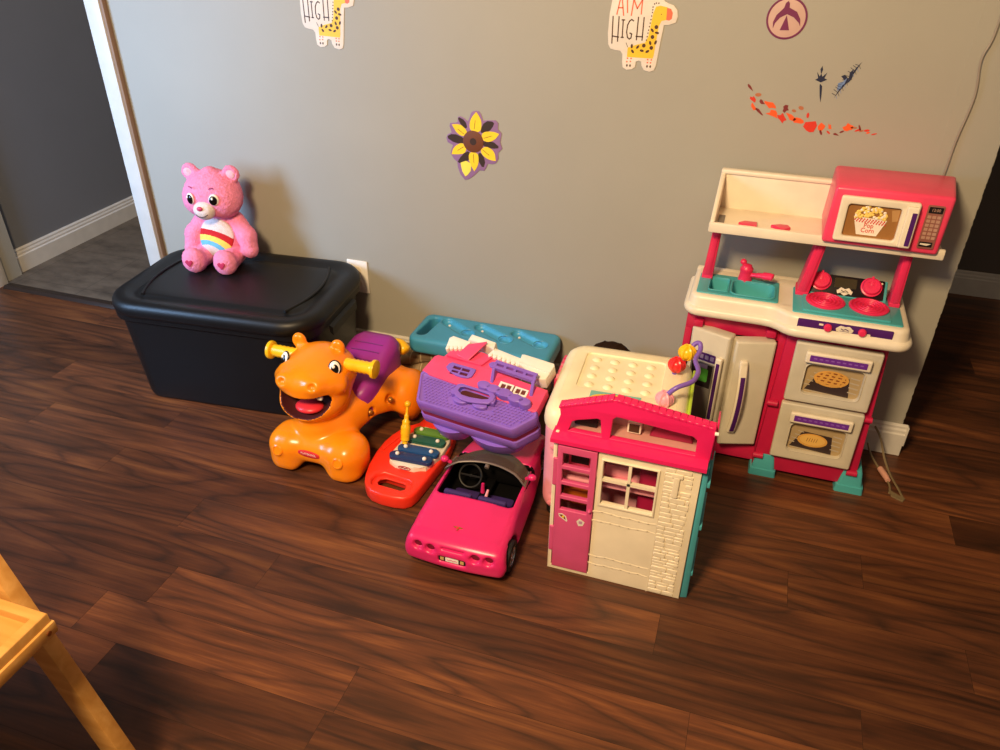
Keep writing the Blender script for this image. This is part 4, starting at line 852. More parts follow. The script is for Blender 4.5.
# ================================================================ pink convertible
def car():
    t = thing('toy_convertible', 'hot pink toy convertible car with rear end towards the room', 'toy car', (-.507, 1.46, 0))
    xc = -.511; T = Matrix.Translation((xc, 0, 0))
    def f(p):
        x, y, z = p[..., 0], p[..., 1], p[..., 2]
        top = np.interp(y, [1.19, 1.21, 1.25, 1.36, 1.42, 1.50, 1.56, 1.70, 1.76], [.078, .092, .106, .124, .130, .130, .118, .09, .06])
        hw = np.interp(y, [1.19, 1.205, 1.23, 1.30, 1.50, 1.70, 1.77], [.118, .124, .128, .129, .119, .096, .085])
        rear = 1.207+np.abs(x)**2*.6-np.clip(z-.06, 0, 1)*-.22; front = 1.77-np.abs(x)**2*3
        tx = np.abs(x)-(hw-np.clip(z-.055, 0, 1)*.22-np.clip(.045-z, 0, 1)*.3)
        d = smax(smax(z-(top-x*x*.55), tx, .018), np.maximum(.026-z, 0)*0+(.026-z), .008)
        d = smax(d, smax(rear-y, y-front, .02), .014)
        # cockpit well
        w = np.interp(y, [1.355, 1.37, 1.50], [.090, .099, .098]); cut = smax(smax(np.abs(x)-w, smax((1.362+.02*(1-(x/.09)**2)*0)-y, y-1.535, .01), .008), .052-z, .006)
        d = smax(d, -cut, .004)
        for s in (-1, 1):       # wheel arches and the round lamp recesses
            for yy in (1.285, 1.655): d = smax(d, -(np.sqrt((y-yy)**2+(z-.040)**2)-.050+np.clip(.095-s*x, 0, 1)*10), .003)
            for q in (.089, .056): d = smax(d, -sd_ell(p, (s*q, 1.207+.002*(q > .08), .0745), (.0145, .020, .0118)), .002)
            d = smax(d, -(np.sqrt((x-s*.106)**2)-.0012+np.clip(np.abs(y-1.29)-.055, 0, 1)+np.clip(.09-z, 0, 1)), .001)
        d = smax(d, -sd_box(p, (0, 1.204, .0555), (.034, .012, .0085), .002), .002)
        d = smax(d, -sd_box(p, (0, 1.212, .0825), (.030, .012, .0025), .002), .003)
        return d
    def fm(c):
        x, y, z = c[:, 0], c[:, 1], c[:, 2]; inn = (np.abs(x) < .109) & (y > 1.358) & (y < 1.54) & (z < np.where(np.abs(x) < .09, .1145, .1125)); return (inn & (z > .045)).astype(int)
    me = nets(f, (-.15, 1.18, .0), (.15, 1.79, .15), .0038, fm); me.transform(T); obj('bodywork', me, [M_car, M_carin], t, 60)
    for s in (-1, 1):
        for yy in (1.285, 1.655):
            R = Matrix.Translation((xc+s*(.108 if yy < 1.4 else .080), yy, .0405)) @ Matrix.Rotation(s*pi/2, 4, 'Y')
            bm = B(); lathe(bm, [(.024, -.014), (.036, -.014), (.0405, -.009), (.0405, .012), (.037, .019), (.027, .02), (.025, .015)], 32, R); w = obj('wheel', bm, M_rubber, t)
            bm = B(); lathe(bm, [(.0265, .012), (.0265, .0175), (.024, .018), (.022, .0145), (.010, .0135), (.008, .0165), (0, .0165)], 28, R)
            for k in range(5):
                a = 2*pi*k/5; hexa(bm, [(.007*cos(a-.5), .007*sin(a-.5), .012), (.023*cos(a-.22), .023*sin(a-.22), .012), (.023*cos(a+.22), .023*sin(a+.22), .012), (.007*cos(a+.5), .007*sin(a+.5), .012), (.007*cos(a-.5), .007*sin(a-.5), .018), (.023*cos(a-.22), .023*sin(a-.22), .0175), (.023*cos(a+.22), .023*sin(a+.22), .0175), (.007*cos(a+.5), .007*sin(a+.5), .018)], 0, M=R)
            obj('hub', bm, M_chrome, w)
    # dark underside
    bm = B(); box(bm, xc-.080, xc+.080, 1.23, 1.72, .018, .05, .004); obj('chassis', bm, M_rubber, t)
    # lamps, plate, emblem
    for s in (-1, 1):
        for q in (.089, .056):
            bm = B(); lathe(bm, [(.0105, 0), (.0095, .0018), (0, .0022)], 18, Matrix.Translation((xc+s*q, 1.2215+.003*(q > .08), .0745)) @ Matrix.Rotation(pi/2, 4, 'X') @ Matrix.Diagonal((1, .72, 1, 1))); obj('tail_lamp', bm, P('lamp_crimson', '#74102e', .35), t)
    PM = FR(xc, 1.2125, .0555); bm = B(); prism(bm, rrect(.034, .0085, .001, 2), 0, .001, PM, 0, 0); prism(bm, rrect(.0165, .0058, .001, 2), .001, .0022, PM, 0, 1)
    for s in (-1, 1): prism(bm, rrect(.0045, .0045, .001, 2, s*.025, 0), .001, .002, PM, 0, 2)
    ribbon(bm, [(-.012, .0005), (-.007, -.001), (-.002, .0015), (.003, -.0012), (.008, .001), (.012, -.0005)], .0022, .0022, .0026, PM, 3); obj('number_plate', bm, [M_black, M_white, P('lamp_amber', '#c8a468', .3), P('plate_pink', '#d88aa8', .4)], t)
    bm = B(); EM = Matrix.Translation((xc-.004, 1.262, .1098)) @ Matrix.Rotation(.14, 4, 'X')
    prism(bm, [(-.012, .004), (-.002, .001), (0, -.006), (.003, .002), (.012, .004), (.003, .006), (-.003, .006)], -.001, .0012, EM, .0003, 0); prism(bm, oval(.0035, .003, 12, -.001, .002), .0012, .0018, EM, 0, 1); obj('emblem', bm, [P('gold_paint', '#b88a3c', .35, metal=.6), M_print_red], t)
    # windscreen with grey frame
    n = 15; rowA, rowB = [], []
    for k in range(n):
        q = -1+2*k/(n-1); x = xc+q*.100; rowA.append(Vector((x, 1.566-.060*q*q, .119+.004*(1-q*q)))); rowB.append(Vector((xc+q*.106, 1.470-.028*q*q, .152-.010*q*q-.016*max(0, abs(q)-.8)*5)))
    bm = B(); loft(bm, [rowA, rowB, [v+Vector((0, -.0022, .0)) for v in rowB], [v+Vector((0, -.0022, 0)) for v in rowA]], closed=False, cap0=False, cap1=False); obj('windscreen', bm, M_glass, t)
    bm = B(); tube(bm, [rowA[0]]+rowB+[rowA[-1]], .0026, 8, flat=1.4); tube(bm, [rowB[7]+Vector((0, -.004, -.004)), rowB[7]+Vector((0, -.012, -.008))], .006, 8); obj('windscreen_frame', bm, P('frame_grey_brown', '#6e605a', .35), t)
    # seats, wheel, console
    for s, xx in ((-1, -.046), (1, .044)):
        bm = B(); hexa(bm, [(xc+xx-.035, 1.37, .05), (xc+xx+.035, 1.37, .05), (xc+xx+.035, 1.398, .05), (xc+xx-.035, 1.398, .05), (xc+xx-.038, 1.366, .122), (xc+xx+.038, 1.366, .122), (xc+xx+.036, 1.382, .122), (xc+xx-.036, 1.382, .122)], .006); box(bm, xc+xx-.036, xc+xx+.036, 1.385, 1.455, .05, .066, .008); obj('seat', bm, P('car_seat_purple', '#3c2a64', .5), t)
    bm = B(); SW = Matrix.Translation((xc-.045, 1.462, .105)) @ Matrix.Rotation(rad(58), 4, 'X')
    tube(bm, [SW @ Vector((.03*cos(2*pi*k/28), .03*sin(2*pi*k/28), 0)) for k in range(29)], .0032, 8); tube(bm, [SW @ Vector((-.028, 0, 0)), SW @ Vector((.028, 0, 0))], .0028, 8); tube(bm, [SW @ Vector((0, 0, 0)), SW @ Vector((0, 0, -.05))], .004, 8); obj('steering_wheel', bm, P('dark_grey_trim', '#161414', .4), t)
    bm = B(); box(bm, xc-.012, xc+.014, 1.39, 1.50, .05, .078, .004); box(bm, xc-.095, xc+.095, 1.505, 1.545, .06, .112, .01); obj('dashboard', bm, M_carin, t)
    bm = B(); tube(bm, [(xc-.004, 1.44, .078), (xc-.004, 1.442, .105)], [.006, .004], 10); obj('gear_lever', bm, M_car, t)
    bm = B(); tube(bm, [(xc+.012, 1.41, .078), (xc+.016, 1.425, .104)], [.005, .003], 10); obj('hand_brake', bm, M_lpink, t)
    for s in (-1, 1):
        bm = B(); ell(bm, (xc+s*.118, 1.468, .137), (.011, .010, .009)); tube(bm, [(xc+s*.102, 1.472, .126), (xc+s*.116, 1.468, .135)], .005, 8); obj('side_mirror', bm, M_car, t)
car()

# ================================================================ purple fold-open playhouse case, tilted on the car bonnet
def playcase():
    t = thing('playhouse_case', 'purple handled playhouse case with pink facade resting on the pink car', 'playhouse', (-.6, 1.6, .15))
    F = Matrix.Translation((-.727, 1.506, .2695)) @ Matrix.Rotation(rad(-7.49), 4, 'Z') @ Matrix.Rotation(rad(22), 4, 'X') @ Matrix.Diagonal((.95, .95, .95, 1))
    mmL = lambda L: [(a/1000, b/1000) for a, b in L]
    TOP = mmL([(10, 4), (2, 10), (-30, 98), (-26, 106), (0, 106), (120, 100), (310, 92), (332, 82), (340, 64), (338, 52), (300, 3), (292, -1), (150, 0)])
    c = (.155, .05)
    def sc(L, sx, sy): return [(c[0]+(x-c[0])*sx, c[1]+(y-c[1])*sy) for x, y in L]
    def shell(z0, z1, base, name):
        bm = B(); loft(bm, [[(x, y, z) for x, y in L] for L, z in base]); bm.transform(F); return obj(name, bm, M_purple, t)
    bm = B(); loft(bm, [[(x, y, z) for x, y in sc(TOP, a, b)] for a, b, z in ((.985, .965, -.042), (1.0, 1.0, -.038), (1.004, 1.01, -.016), (.998, .995, -.004), (.985, .96, 0), (.955, .87, .0005), (.945, .84, -.003), (.94, .83, -.0035))])
    # embossed basket texture
    def inside(x, y, L):
        k = False; j = len(L)-1
        for i in range(len(L)):
            if (L[i][1] > y) != (L[j][1] > y) and x < (L[j][0]-L[i][0])*(y-L[i][1])/(L[j][1]-L[i][1])+L[i][0]: k = not k
            j = i
        return k
    IN = sc(TOP, .91, .74)
    for i in range(40):
        for j in range(14):
            x = -.02+.0110*i+(.0055 if j % 2 else 0); y = .008+.0086*j
            if inside(x, y, IN) and not (.085 < x < .222 and .026 < y < .1): prism(bm, [(x-.0040, y-.0014), (x+.0010, y-.0030), (x+.0040, y+.0014), (x-.0010, y+.0030)], -.0036, -.0006)
    bm.transform(F); up = obj('upper_shell', bm, M_purple, t)
    bm = B(); loft(bm, [[(x, y, z) for x, y in sc(TOP, a, b)] for a, b, z in ((.972, .945, -.068), (.972, .945, -.036))]); bm.transform(F); obj('pink_liner', bm, P('liner_crimson', '#8a1a3c', .5), t)
    bm = B(); loft(bm, [[(x, y, z) for x, y in sc(TOP, a, b)] for a, b, z in ((.90, .80, -.108), (.95, .90, -.104), (.99, .985, -.094), (1.002, 1.005, -.080), (.998, .995, -.062), (.985, .965, -.060))])
    for lx, lr, dz in ((.078, .066, -.155), (.212, .092, -.155)):
        loft(bm, [[(lx+lr*k*cos(a), .046+.056*k*sin(a), z) for a in [2*pi*i/28 for i in range(28)]] for k, z in ((.62, dz), (.78, dz+.002), (.88, dz+.012), (.98, -.108), (1., -.098))])
    bm.transform(F); obj('lower_shell', bm, M_purple, t)
    # flat handle standing on the lid, scalloped pocket around it
    HO = mmL([(96, 56), (98, 80), (108, 88), (130, 87), (175, 86), (205, 85), (217, 76), (216, 60), (207, 48), (190, 44), (172, 40), (150, 37), (130, 38), (112, 44)]); HI = mmL([(110, 64), (112, 76), (122, 80), (165, 79), (195, 77), (203, 70), (200, 62), (185, 57), (150, 53), (125, 54)])
    bm = B(); plate(bm, HO, [HI], .010, .017, .002); t2 = B()
    for p, q in (((100, 58), 1), ((212, 62), 1)): box(bm, p[0]/1000-.008, p[0]/1000+.008, p[1]/1000-.008, p[1]/1000+.010, -.004, .014, .002)
    bm.transform(F); obj('handle', bm, M_purple, t)
    bm = B(); loft(bm, [[(x, y, z) for x, y in HI] for z in (-.0028, -.0022)]); bm.transform(F); obj('handle_slot', bm, M_maroon, t)
    bm = B()
    for x, y, r in ((.124, .043, .022), (.182, .044, .022)): prism(bm, oval(r, r*.55, 22, x, y), -.004, .008, None, .003)
    bm.transform(F); obj('scalloped_pocket', bm, M_purple, t)
    bm = B()
    for x, y, r in ((.172, .100, .020), (.202, .096, .022), (.236, .092, .026), (.272, .085, .024), (.298, .082, .018)): prism(bm, oval(r, .013, 20, x, y), -.004, .022, None, .003)
    bm.transform(F); obj('scalloped_wall', bm, M_purple, t)
    # pink facade behind the lid
    bm = B(); prism(bm, mmL([(-28, 104), (-17, 160), (-8, 168), (128, 166), (178, 160), (335, 148), (334, 78), (330, 70), (0, 96)]), -.03, .002, None, .003); prism(bm, mmL([(6, 166), (24, 212), (32, 222), (118, 216), (142, 206), (236, 198), (235, 158), (128, 162)]), -.03, -.002, None, .003)
    prism(bm, mmL([(18, 170), (126, 166), (128, 171), (20, 175)]), -.002, .008, None, .002); prism(bm, mmL([(122, 166), (128, 166), (146, 200), (140, 204)]), -.002, .006, None, .001)
    bm.transform(F); obj('facade', bm, M_hpink, t)
    WO = mmL([(36, 132), (40, 146), (48, 152), (60, 151), (110, 150), (122, 149), (123, 140), (121, 122), (112, 115), (96, 112), (76, 113), (60, 118), (45, 124)])
    def cells(x0, x1, y0, y1, nx, ny, g):
        o = []
        for i in range(nx):
            for j in range(ny):
                a = x0+(x1-x0)*i/nx; b = x0+(x1-x0)*(i+1)/nx; cc = y0+(y1-y0)*j/ny; d = y0+(y1-y0)*(j+1)/ny; o.append([(a+g, cc+g), (b-g, cc+g), (b-g, d-g), (a+g, d-g)])
        return o
    bm = B(); plate(bm, WO, cells(.055, .109, .117, .145, 2, 2, .002), .001, .008, .0015); bm.transform(F); w = obj('window_frame', bm, M_purple, t)
    bm = B(); prism(bm, mmL([(53, 116), (111, 116), (111, 146), (53, 146)]), .0015, .0025); bm.transform(F); obj('window_pane', bm, P('pane_dark', '#5a1a2a', .4), w)
    OV = mmL([(146, 179), (152, 188), (164, 192), (182, 190), (197, 182), (194, 174), (180, 168), (164, 168), (152, 172)])
    bm = B(); plate(bm, OV, cells(.158, .186, .173, .186, 2, 1, .002), -.002, .005, .0012); bm.transform(F); obj('oval_window', bm, M_purple, t)
    # projecting balcony rail
    bm = B(); bars = [((.178, .155), (.302, .146)), ((.180, .172), (.300, .163))]
    for a, b in bars: ribbon(bm, [a, b], .0095, .024, .036, None)
    for k in range(5): x = .180+.0295*k; ribbon(bm, [(x, .155-.0021*k), (x, .172-.0021*k)], .008, .024, .035, None)
    for x, y in ((.180, .155), (.300, .146)): hexa(bm, [(x-.005, y-.035, -.002), (x+.005, y-.035, -.002), (x+.005, y-.026, -.002), (x-.005, y-.026, -.002), (x-.004, y-.006, .034), (x+.004, y-.006, .034), (x+.004, y+.004, .034), (x-.004, y+.004, .034)], .001)
    bm.transform(F); obj('balcony_rail', bm, M_purple, t)
    bm = B(); plate(bm, mmL([(204, 108), (204, 134), (246, 132), (246, 106)]), cells(.209, .242, .111, .130, 2, 1, .0018), .001, .006, .001); plate(bm, mmL([(250, 106), (250, 131), (290, 128), (290, 104)]), cells(.254, .286, .108, .127, 2, 1, .0018), .001, .006, .001); bm.transform(F); d = obj('french_door', bm, M_white, t)
    bm = B(); prism(bm, mmL([(206, 110), (244, 108), (288, 106), (288, 127), (206, 132)]), .0015, .0025); bm.transform(F); obj('door_glass', bm, P('door_shade', '#6a3430', .4), d)
    # lifted triangular roof flap
    bm = B(); hexa(bm, [(.046, .178, .004), (.086, .170, .004), (.120, .232, .022), (.064, .216, .010), (.046, .180, .007), (.086, .173, .007), (.120, .236, .026), (.064, .220, .013)], .001); bm.transform(F); obj('roof_flap', bm, M_hpink, t)
    # white scalloped roof edges and ridge tiles
    def roofstrip(L, n, z=.004):
        bm = B(); prism(bm, mmL(L), -.028, z, None, .002)
        a = Vector((*mmL([L[0]])[0], 0)); b = Vector((*mmL([L[1]])[0], 0))
        for k in range(n): p = a.lerp(b, (k+.5)/n); prism(bm, oval((b-a).length/n*.42, .007, 12, p.x, p.y-.002), -.01, z+.002, None, .001)
        bm.transform(F); return obj('roof_edge', bm, M_white, t)
    roofstrip([(2, 196), (60, 214), (62, 236), (4, 242), (-4, 232)], 5); roofstrip([(130, 212), (232, 202), (234, 222), (140, 236)], 7)
    bm = B(); prism(bm, mmL([(56, 236), (58, 258), (138, 250), (142, 226), (100, 234)]), -.028, .012, None, .003); bm.transform(F); obj('roof_panel', bm, M_white, t)
    bm = B(); prism(bm, mmL([(228, 200), (224, 234), (232, 236), (322, 230), (326, 222), (320, 172), (300, 168)]), -.028, .010, None, .003); ribbon(bm, mmL([(230, 206), (320, 196)]), .003, .01, .0125, None); bm.transform(F); obj('roof_panel', bm, M_white, t)
playcase()

# ================================================================ blue slab with slots, on a folded plaid bundle by the wall
def blue_toy():
    t = thing('ball_ramp_toy', 'sky blue plastic slab toy with handle hole and slanted slots by the wall', 'plastic toy', (-.68, 2.0, .157))
    CH = (((-.845, 2.042), (-.757, 1.988)), ((-.733, 2.041), (-.634, 1.990)), ((-.610, 2.040), (-.522, 1.994)))
    def f(p):
        x, y, z = p[..., 0], p[..., 1], p[..., 2]
        qx = np.abs(x+.703)-.228+.03; qy = np.abs(y-1.993)-.089+.03
        e2 = np.sqrt(np.maximum(qx, 0)**2+np.maximum(qy, 0)**2)+np.minimum(np.maximum(qx, qy), 0)-.03
        d = smax(e2, np.abs(z-.184)-.027, .016)
        hole = smax(np.abs((x+.893)-(y-1.995)*.10)-.0165, np.abs(y-1.995)-.060, .022); d = smax(d, -hole, .006)
        for a, b in CH: d = smax(d, -smax(sd_cap(p, (*a, .211), (*b, .211), .0195), .196-z, .002), .003)
        return smax(d, .157-z, .004)
    me = nets(f, (-.945, 1.895, .15), (-.465, 2.09, .22), .0034, lambda c: ((c[:, 2] < .2075) & (c[:, 2] > .190) & (c[:, 1] > 1.95) & (c[:, 1] < 2.07) & (c[:, 0] > -.868) & (c[:, 0] < -.495)).astype(int))
    obj('slab', me, [M_blue, M_blued], t, 50)
    for a, b in CH:
        bm = B(); tube(bm, [(b[0]+.0235*cos(2*pi*k/24), b[1]+.0235*sin(2*pi*k/24), .2105) for k in range(25)], .0016, 6); obj('ring', bm, M_blue, t)
        bm = B(); ell(bm, (a[0]+.006, a[1]-.002, .197), (.0045, .0045, .0035)); obj('rivet', bm, M_white, t)
blue_toy()
def plaid():
    t = thing('plaid_bundle', 'folded brown plaid cloth bundle on the floor under the blue slab', 'cloth bundle', (-.75, 2.0, 0))
    for k, (z0, z1, dx, dy) in enumerate(((0, .055, 0, 0), (.052, .105, .006, -.004), (.102, .156, .0, .002))):
        bm = B(); rl = random.Random(k)
        rings = []
        for i in range(25):
            x = -1.02+.52*i/24+dx; w = .004*sin(i*1.3+k); s = min(1, (min(i, 24-i)+1.2)/2.2)
            sz = .62+.38*min(1, max(0, (x+1.0)/.12)); rings.append([(x, 2.0+dy+(y)*(.9+.1*s), ((z0+z1)/2+(z)*s+w*.2)*sz) for y, z in rrect(.066+w*.5, (z1-z0)/2, .024, 5)])
        loft(bm, rings); obj('fold', bm, M_plaid, t)
plaid()
# ================================================================ activity cube
def cube():
    cx, cy, rz = -.217, 1.652, rad(2.5)
    t = thing('activity_cube', 'pink activity cube with studded cream top and bead wire behind the dollhouse', 'activity cube', (cx, cy, 0), rz)
    T = MW[t.name] @ Matrix.Diagonal((1.04, 1, 1, 1))
    def part(name, bm, m, par=t, label=None, sm=40): bm.transform(T); return obj(name, bm, m, par, sm, label)
    def R(hx, hy, r, z): return [(x, y, z) for x, y in rrect(hx, hy, r, 6)]
    def f(p):
        d = sd_box(p, (0, 0, .17), (.158, .172, .152), .045)
        d = smax(d, p[..., 2]-.292, .004)
        d = smax(d, -sd_cap(p, (0, -.3, .06), (0, -.12, .06), .085), .006); d = smax(d, -sd_box(p, (0, -.2, .12), (.085, .075, .09), .03), .006)
        for x, z in ((-.128, .225), (-.124, .215), (-.126, .085), (.128, .22)): d = smax(d, -sd_ell(p, (x, -.174, z), (.006, .01, .006)), .001) if z in (.215, .085) else d
        return d
    me = nets(f, (-.17, -.185, .01), (.17, .185, .305), .006); me.transform(T); obj('body', me, M_lpink, t, 60)
    for (x, z) in ((-.124, .240), (-.126, .062)):
        bm = B(); ell(bm, (x, -.1725, z), (.013, .003, .009)); part('button', bm, P('button_rose', '#e88a9a', .35))
    bm = B()
    for s in (-1, 1):
        for y in (-.11, .11): lathe(bm, [(.03, 0), (.034, .002), (.034, .03), (.03, .034)], 20, Matrix.Translation((s*.118, y, 0)), 0)
    bm.free()
    for s in (-1, 1):
        for y in (-.118, .118):
            bm = B(); lathe(bm, [(.032, 0), (.036, .003), (.036, .024), (.032, .028)], 24, Matrix.Translation((s*.112, y, 0))); part('foot', bm, M_rubber)
    # cream lid with studs
    bm = B(); g = []
    for a, z in ((.0, .287), (.004, .290), (.005, .305), (.003, .322), (-.004, .338), (-.014, .347), (-.024, .350)): g.append(R(.158+a, .172+a, .05+a*.6, z))
    PX = -.006; PY = .034; pl = [(x, y) for x, y in rrect(.100, .087, .014, 6, PX, PY)]
    loft(bm, g, cap1=False)
    plate(bm, [(x, y) for x, y in rrect(.134, .148, .035, 6)], [pl], .346, .350, .0004)
    loft(bm, [[(x, y, z) for x, y in rrect(.100*k, .087*k, .014, 6, PX, PY)] for k, z in ((1, .350), (.985, .3455))], cap0=False)
    lid = part('lid', bm, M_cubetop, t, 'cream studded lid')
    for i in range(4):
        for j in range(4):
            bm = B(); lathe(bm, [(.0125, 0), (.010, .0025), (.0065, .005), (.003, .006), (0, .0062)], 16, Matrix.Translation((PX-.071+.045*i, PY-.064+.041*j, .3452))); part('stud', bm, M_cubetop, lid)
    bm = B(); S = Matrix.Translation((-.008, -.080, .3502)); prism(bm, [(-.058, -.024), (.062, -.024), (.060, .018), (-.058, .018)], 0, .0006, S, 0, 0)
    for k, m in enumerate((1, 2, 3)):
        pts = [( (.058-.012*k)*cos(a), -.018+(.030-.006*k)*sin(a)) for a in [pi*i/12 for i in range(13)]]; prism(bm, pts, .0006+.0003*k, .0009+.0003*k, S, 0, m)
    part('rainbow_sticker', bm, [P('sticker_sky', '#7ab4a8', .4), P('sticker_gold', '#e8b83a', .4), P('sticker_orange', '#e08a3a', .4), P('sticker_green', '#8ab84a', .4)])
    # lime side panel (right) and berry coloured wavy panel (left)
    bm = B(); box(bm, .160, .168, -.13, .13, .06, .336, .003); part('side_panel', bm, M_lime, t, 'lime green side panel')
    bm = B(); pts = []
    for k in range(25): y = .0+.13*k/24; pts.append((y, .318+.008*sin(k*1.6)))
    prism(bm, [(.13, .07), (.0, .07)]+pts, .158, .168, Matrix.Rotation(pi/2, 4, 'Z') @ Matrix.Rotation(pi/2, 4, 'X') @ Matrix.Diagonal((1, 1, -1, 1)), .002); part('side_panel', bm, P('berry_plastic', '#b82a58', .4), t, 'berry red wavy side panel')
    # bead wire
    path = smoothpath([(.104, -.074, .345), (.108, -.075, .375), (.128, -.07, .40), (.160, -.045, .408), (.170, .0, .412), (.160, .045, .416), (.168, .078, .426), (.164, .092, .438), (.152, .092, .432), (.140, .08, .408), (.126, .074, .385), (.118, .074, .365), (.116, .075, .345)], 5)
    bm = B(); tube(bm, path, .0058, 10); part('bead_wire', bm, M_wire)
    def bead(c, m, label):
        bm = B(); ell(bm, c, (.020, .020, .018), None, 0, 18, 12)
        for k in range(6): a = pi*k/3; tube(bm, [Vector(c)+Vector((.0185*cos(a)*cos(b), .0185*sin(a)*cos(b), .0185*sin(b))) for b in [-1.3+2.6*i/8 for i in range(9)]], .004, 6)
        part('bead', bm, m, t, label)
    bead((.139, .081, .413), M_yellow, 'yellow bead'); bead((.119, .073, .378), M_bead_r, 'red bead'); bead((.105, -.073, .366), M_lpink, 'pink bead')
cube()
def furry():
    def f(p):
        d = smin(sd_ell(p, (-.305, 1.985, .10), (.075, .062, .11)), sd_ell(p, (-.305, 1.985, .212), (.066, .055, .048)), .03)
        return smax(d+.004*np.sin(p[..., 0]*240+np.sin(p[..., 1]*150)*2)*np.sin(p[..., 1]*210+p[..., 2]*90)*np.sin(p[..., 2]*230), .001-p[..., 2], .003)
    me = nets(f, (-.39, 1.90, -.01), (-.18, 2.07, .32), .006)
    tag(obj('plush_toy', me, M_furb, None, 180, loc=(-.285, 1.985, 0)), 'dark brown furry plush top peeking out behind the cream cube lid', 'plush toy')
furry()

# ================================================================ folding dollhouse
def dollhouse():
    x0, x1, yf = -.307, .010, 1.318
    t = thing('folding_dollhouse', 'cream folding dollhouse with pink door and magenta roof at front of the toys', 'dollhouse', (-.148, 1.38, 0))
    F = FR(0, yf+.012, 0)      # local x = world x, local y = world z, out = -y
    win = [(-.204, .232), (-.055, .232), (-.055, .352), (-.204, .352)]
    win = [(-.194, .236), (-.079, .236), (-.079, .357), (-.194, .357)]
    door = [(-.298, .016), (-.213, .004), (-.213, .372), (-.298, .372)]; door = [(-.298, .012), (-.207, .012), (-.207, .376), (-.298, .376)]
    bm = B(); plate(bm, [(x0, 0), (x1, 0), (x1, .392), (x0, .392)], [win, door], 0, .012, .002, F)
    # window rim, sill courses and panel grooves
    plate(bm, [(win[0][0]-.005, win[0][1]-.006), (win[1][0]+.005, win[1][1]-.006), (win[2][0]+.005, win[2][1]+.004), (win[3][0]-.005, win[3][1]+.004)], [win], .011, .016, .0015, F)
    for a, b in (((-.208, .212), (-.062, .205)), ((-.208, .186), (-.062, .178)), ((-.210, .078), (-.070, .066)), ((-.210, .052), (-.070, .040))):
        n = 7; rl = random.Random(int(a[1]*1000)); ribbon(bm, [(a[0]+(b[0]-a[0])*k/n, (a[1]+b[1])/2+rl.uniform(-.002, .002)) for k in range(n+1)], .0035, .011, .0129, F)
    ribbon(bm, [(-.066, .0), (-.064, .38)], .002, .0115, .0128, F)
    wall = obj('front_wall', bm, M_htan, t)
    bm = B(); mx = (win[0][0]+win[1][0])/2; mz = .304
    for p, q in (((mx, win[0][1]), (mx, win[2][1])), ((win[0][0], mz), (win[1][0], mz))): ribbon(bm, [p, q], .007, .004, .014, F)
    obj('window_bars', bm, M_htan, t)
    # stone chimney relief
    bm = B(); rl = random.Random(11); z = .004
    while z < .372:
        h = rl.choice((.009, .012, .015)); x = -.064
        while x < -.012:
            w = rl.uniform(.015, .036); xe = min(x+w, -.004)
            if xe-x > .006 and not (-.045 < x < -.03 and .30 < z < .35): tt = B(); box(tt, x+.0008, xe-.0008, z+.0007, z+h-.0007, .011, .0130+rl.random()*.0014, .0012, 1); tt.transform(F); merge(bm, tt)
            x = xe
        z += h
    plate(bm, rrect(.0065, .028, .003, 3, -.038, .325), [], .012, .017, .002, F); plate(bm, rrect(.012, .006, .002, 3, -.037, .356), [], .012, .0165, .0015, F)
    obj('stone_chimney', bm, M_htan, t)
    # pink door with four openings
    dx0, dx1 = -.296, -.209
    op = [[(dx0+.012, a), (dx1-.014, a), (dx1-.014, b), (dx0+.012, b)] for a, b in ((.195, .226), (.236, .268), (.278, .312), (.322, .356))]
    bm = B(); plate(bm, [(dx0, .013), (dx1, .013), (dx1, .375), (dx0, .375)], op, .004, .016, .002, F)
    for z in (.10, .30): plate(bm, rrect(.0055, .038, .002, 2, dx0-.004, z), [], .008, .0155, .002, F)
    d = obj('door', bm, M_doorpink, t)
    bm = B(); ell(bm, (dx1-.006, yf-.006, .21), (.004, .006, .004)); obj('door_knob', bm, M_doorpink, d)
    bm = B(); prism(bm, [(-.286, .182), (-.284, .174), (-.266, .162), (-.264, .166), (-.268, .178), (-.277, .184)], .016, .0164, F, 0, 0); prism(bm, [(-.284, .180), (-.281, .176), (-.268, .167), (-.270, .176), (-.277, .181)], .0164, .0167, F, 0, 1); prism(bm, [(-.2775, .175), (-.2735, .172), (-.272, .177), (-.276, .1785)], .0167, .017, F, 0, 2); obj('sticker', bm, [M_stickw, P('pizza_brown', '#7a3a24', .5), M_sun], d)
    bm = B(); prism(bm, [(-.243, .170), (-.236, .180), (-.224, .172), (-.228, .160), (-.238, .157)], .016, .0164, F, 0, 0); prism(bm, rrect(.004, .004, .001, 2, -.2335, .169), .0164, .0167, F, 0, 1); obj('sticker', bm, [M_stickw, P('print_lilac', '#b48aa8', .5)], d)
    # interior: floor slabs, back wall, furniture glimpsed through the openings
    bm = B(); box(bm, x0+.004, x1-.004, 1.425, 1.430, 0, .40); obj('back_wall', bm, P('inner_wall_rose', '#d89aa4', .5), t)
    bm = B(); box(bm, x0+.004, x1-.004, yf+.013, 1.428, .0, .006); obj('inner_floor', bm, M_lpink, t)
    bm = B(); box(bm, x0+.006, x1-.006, yf+.03, 1.428, .258, .264, .001); obj('inner_shelf', bm, M_lpink, t)
    bm = B(); box(bm, -.29, -.225, 1.37, 1.42, .17, .215, .004); obj('orange_bench', bm, P('bench_orange', '#c8641e', .45), t)
    bm = B(); box(bm, -.285, -.23, 1.38, 1.42, .275, .335, .004, mi=0); box(bm, -.278, -.237, 1.3785, 1.381, .285, .325, mi=1); obj('oven_unit', bm, [M_hpink, M_dark], t)
    bm = B(); box(bm, -.12, -.07, 1.37, 1.422, .0, .36, .004); obj('wardrobe', bm, P('wardrobe_crimson', '#a01844', .45), t)
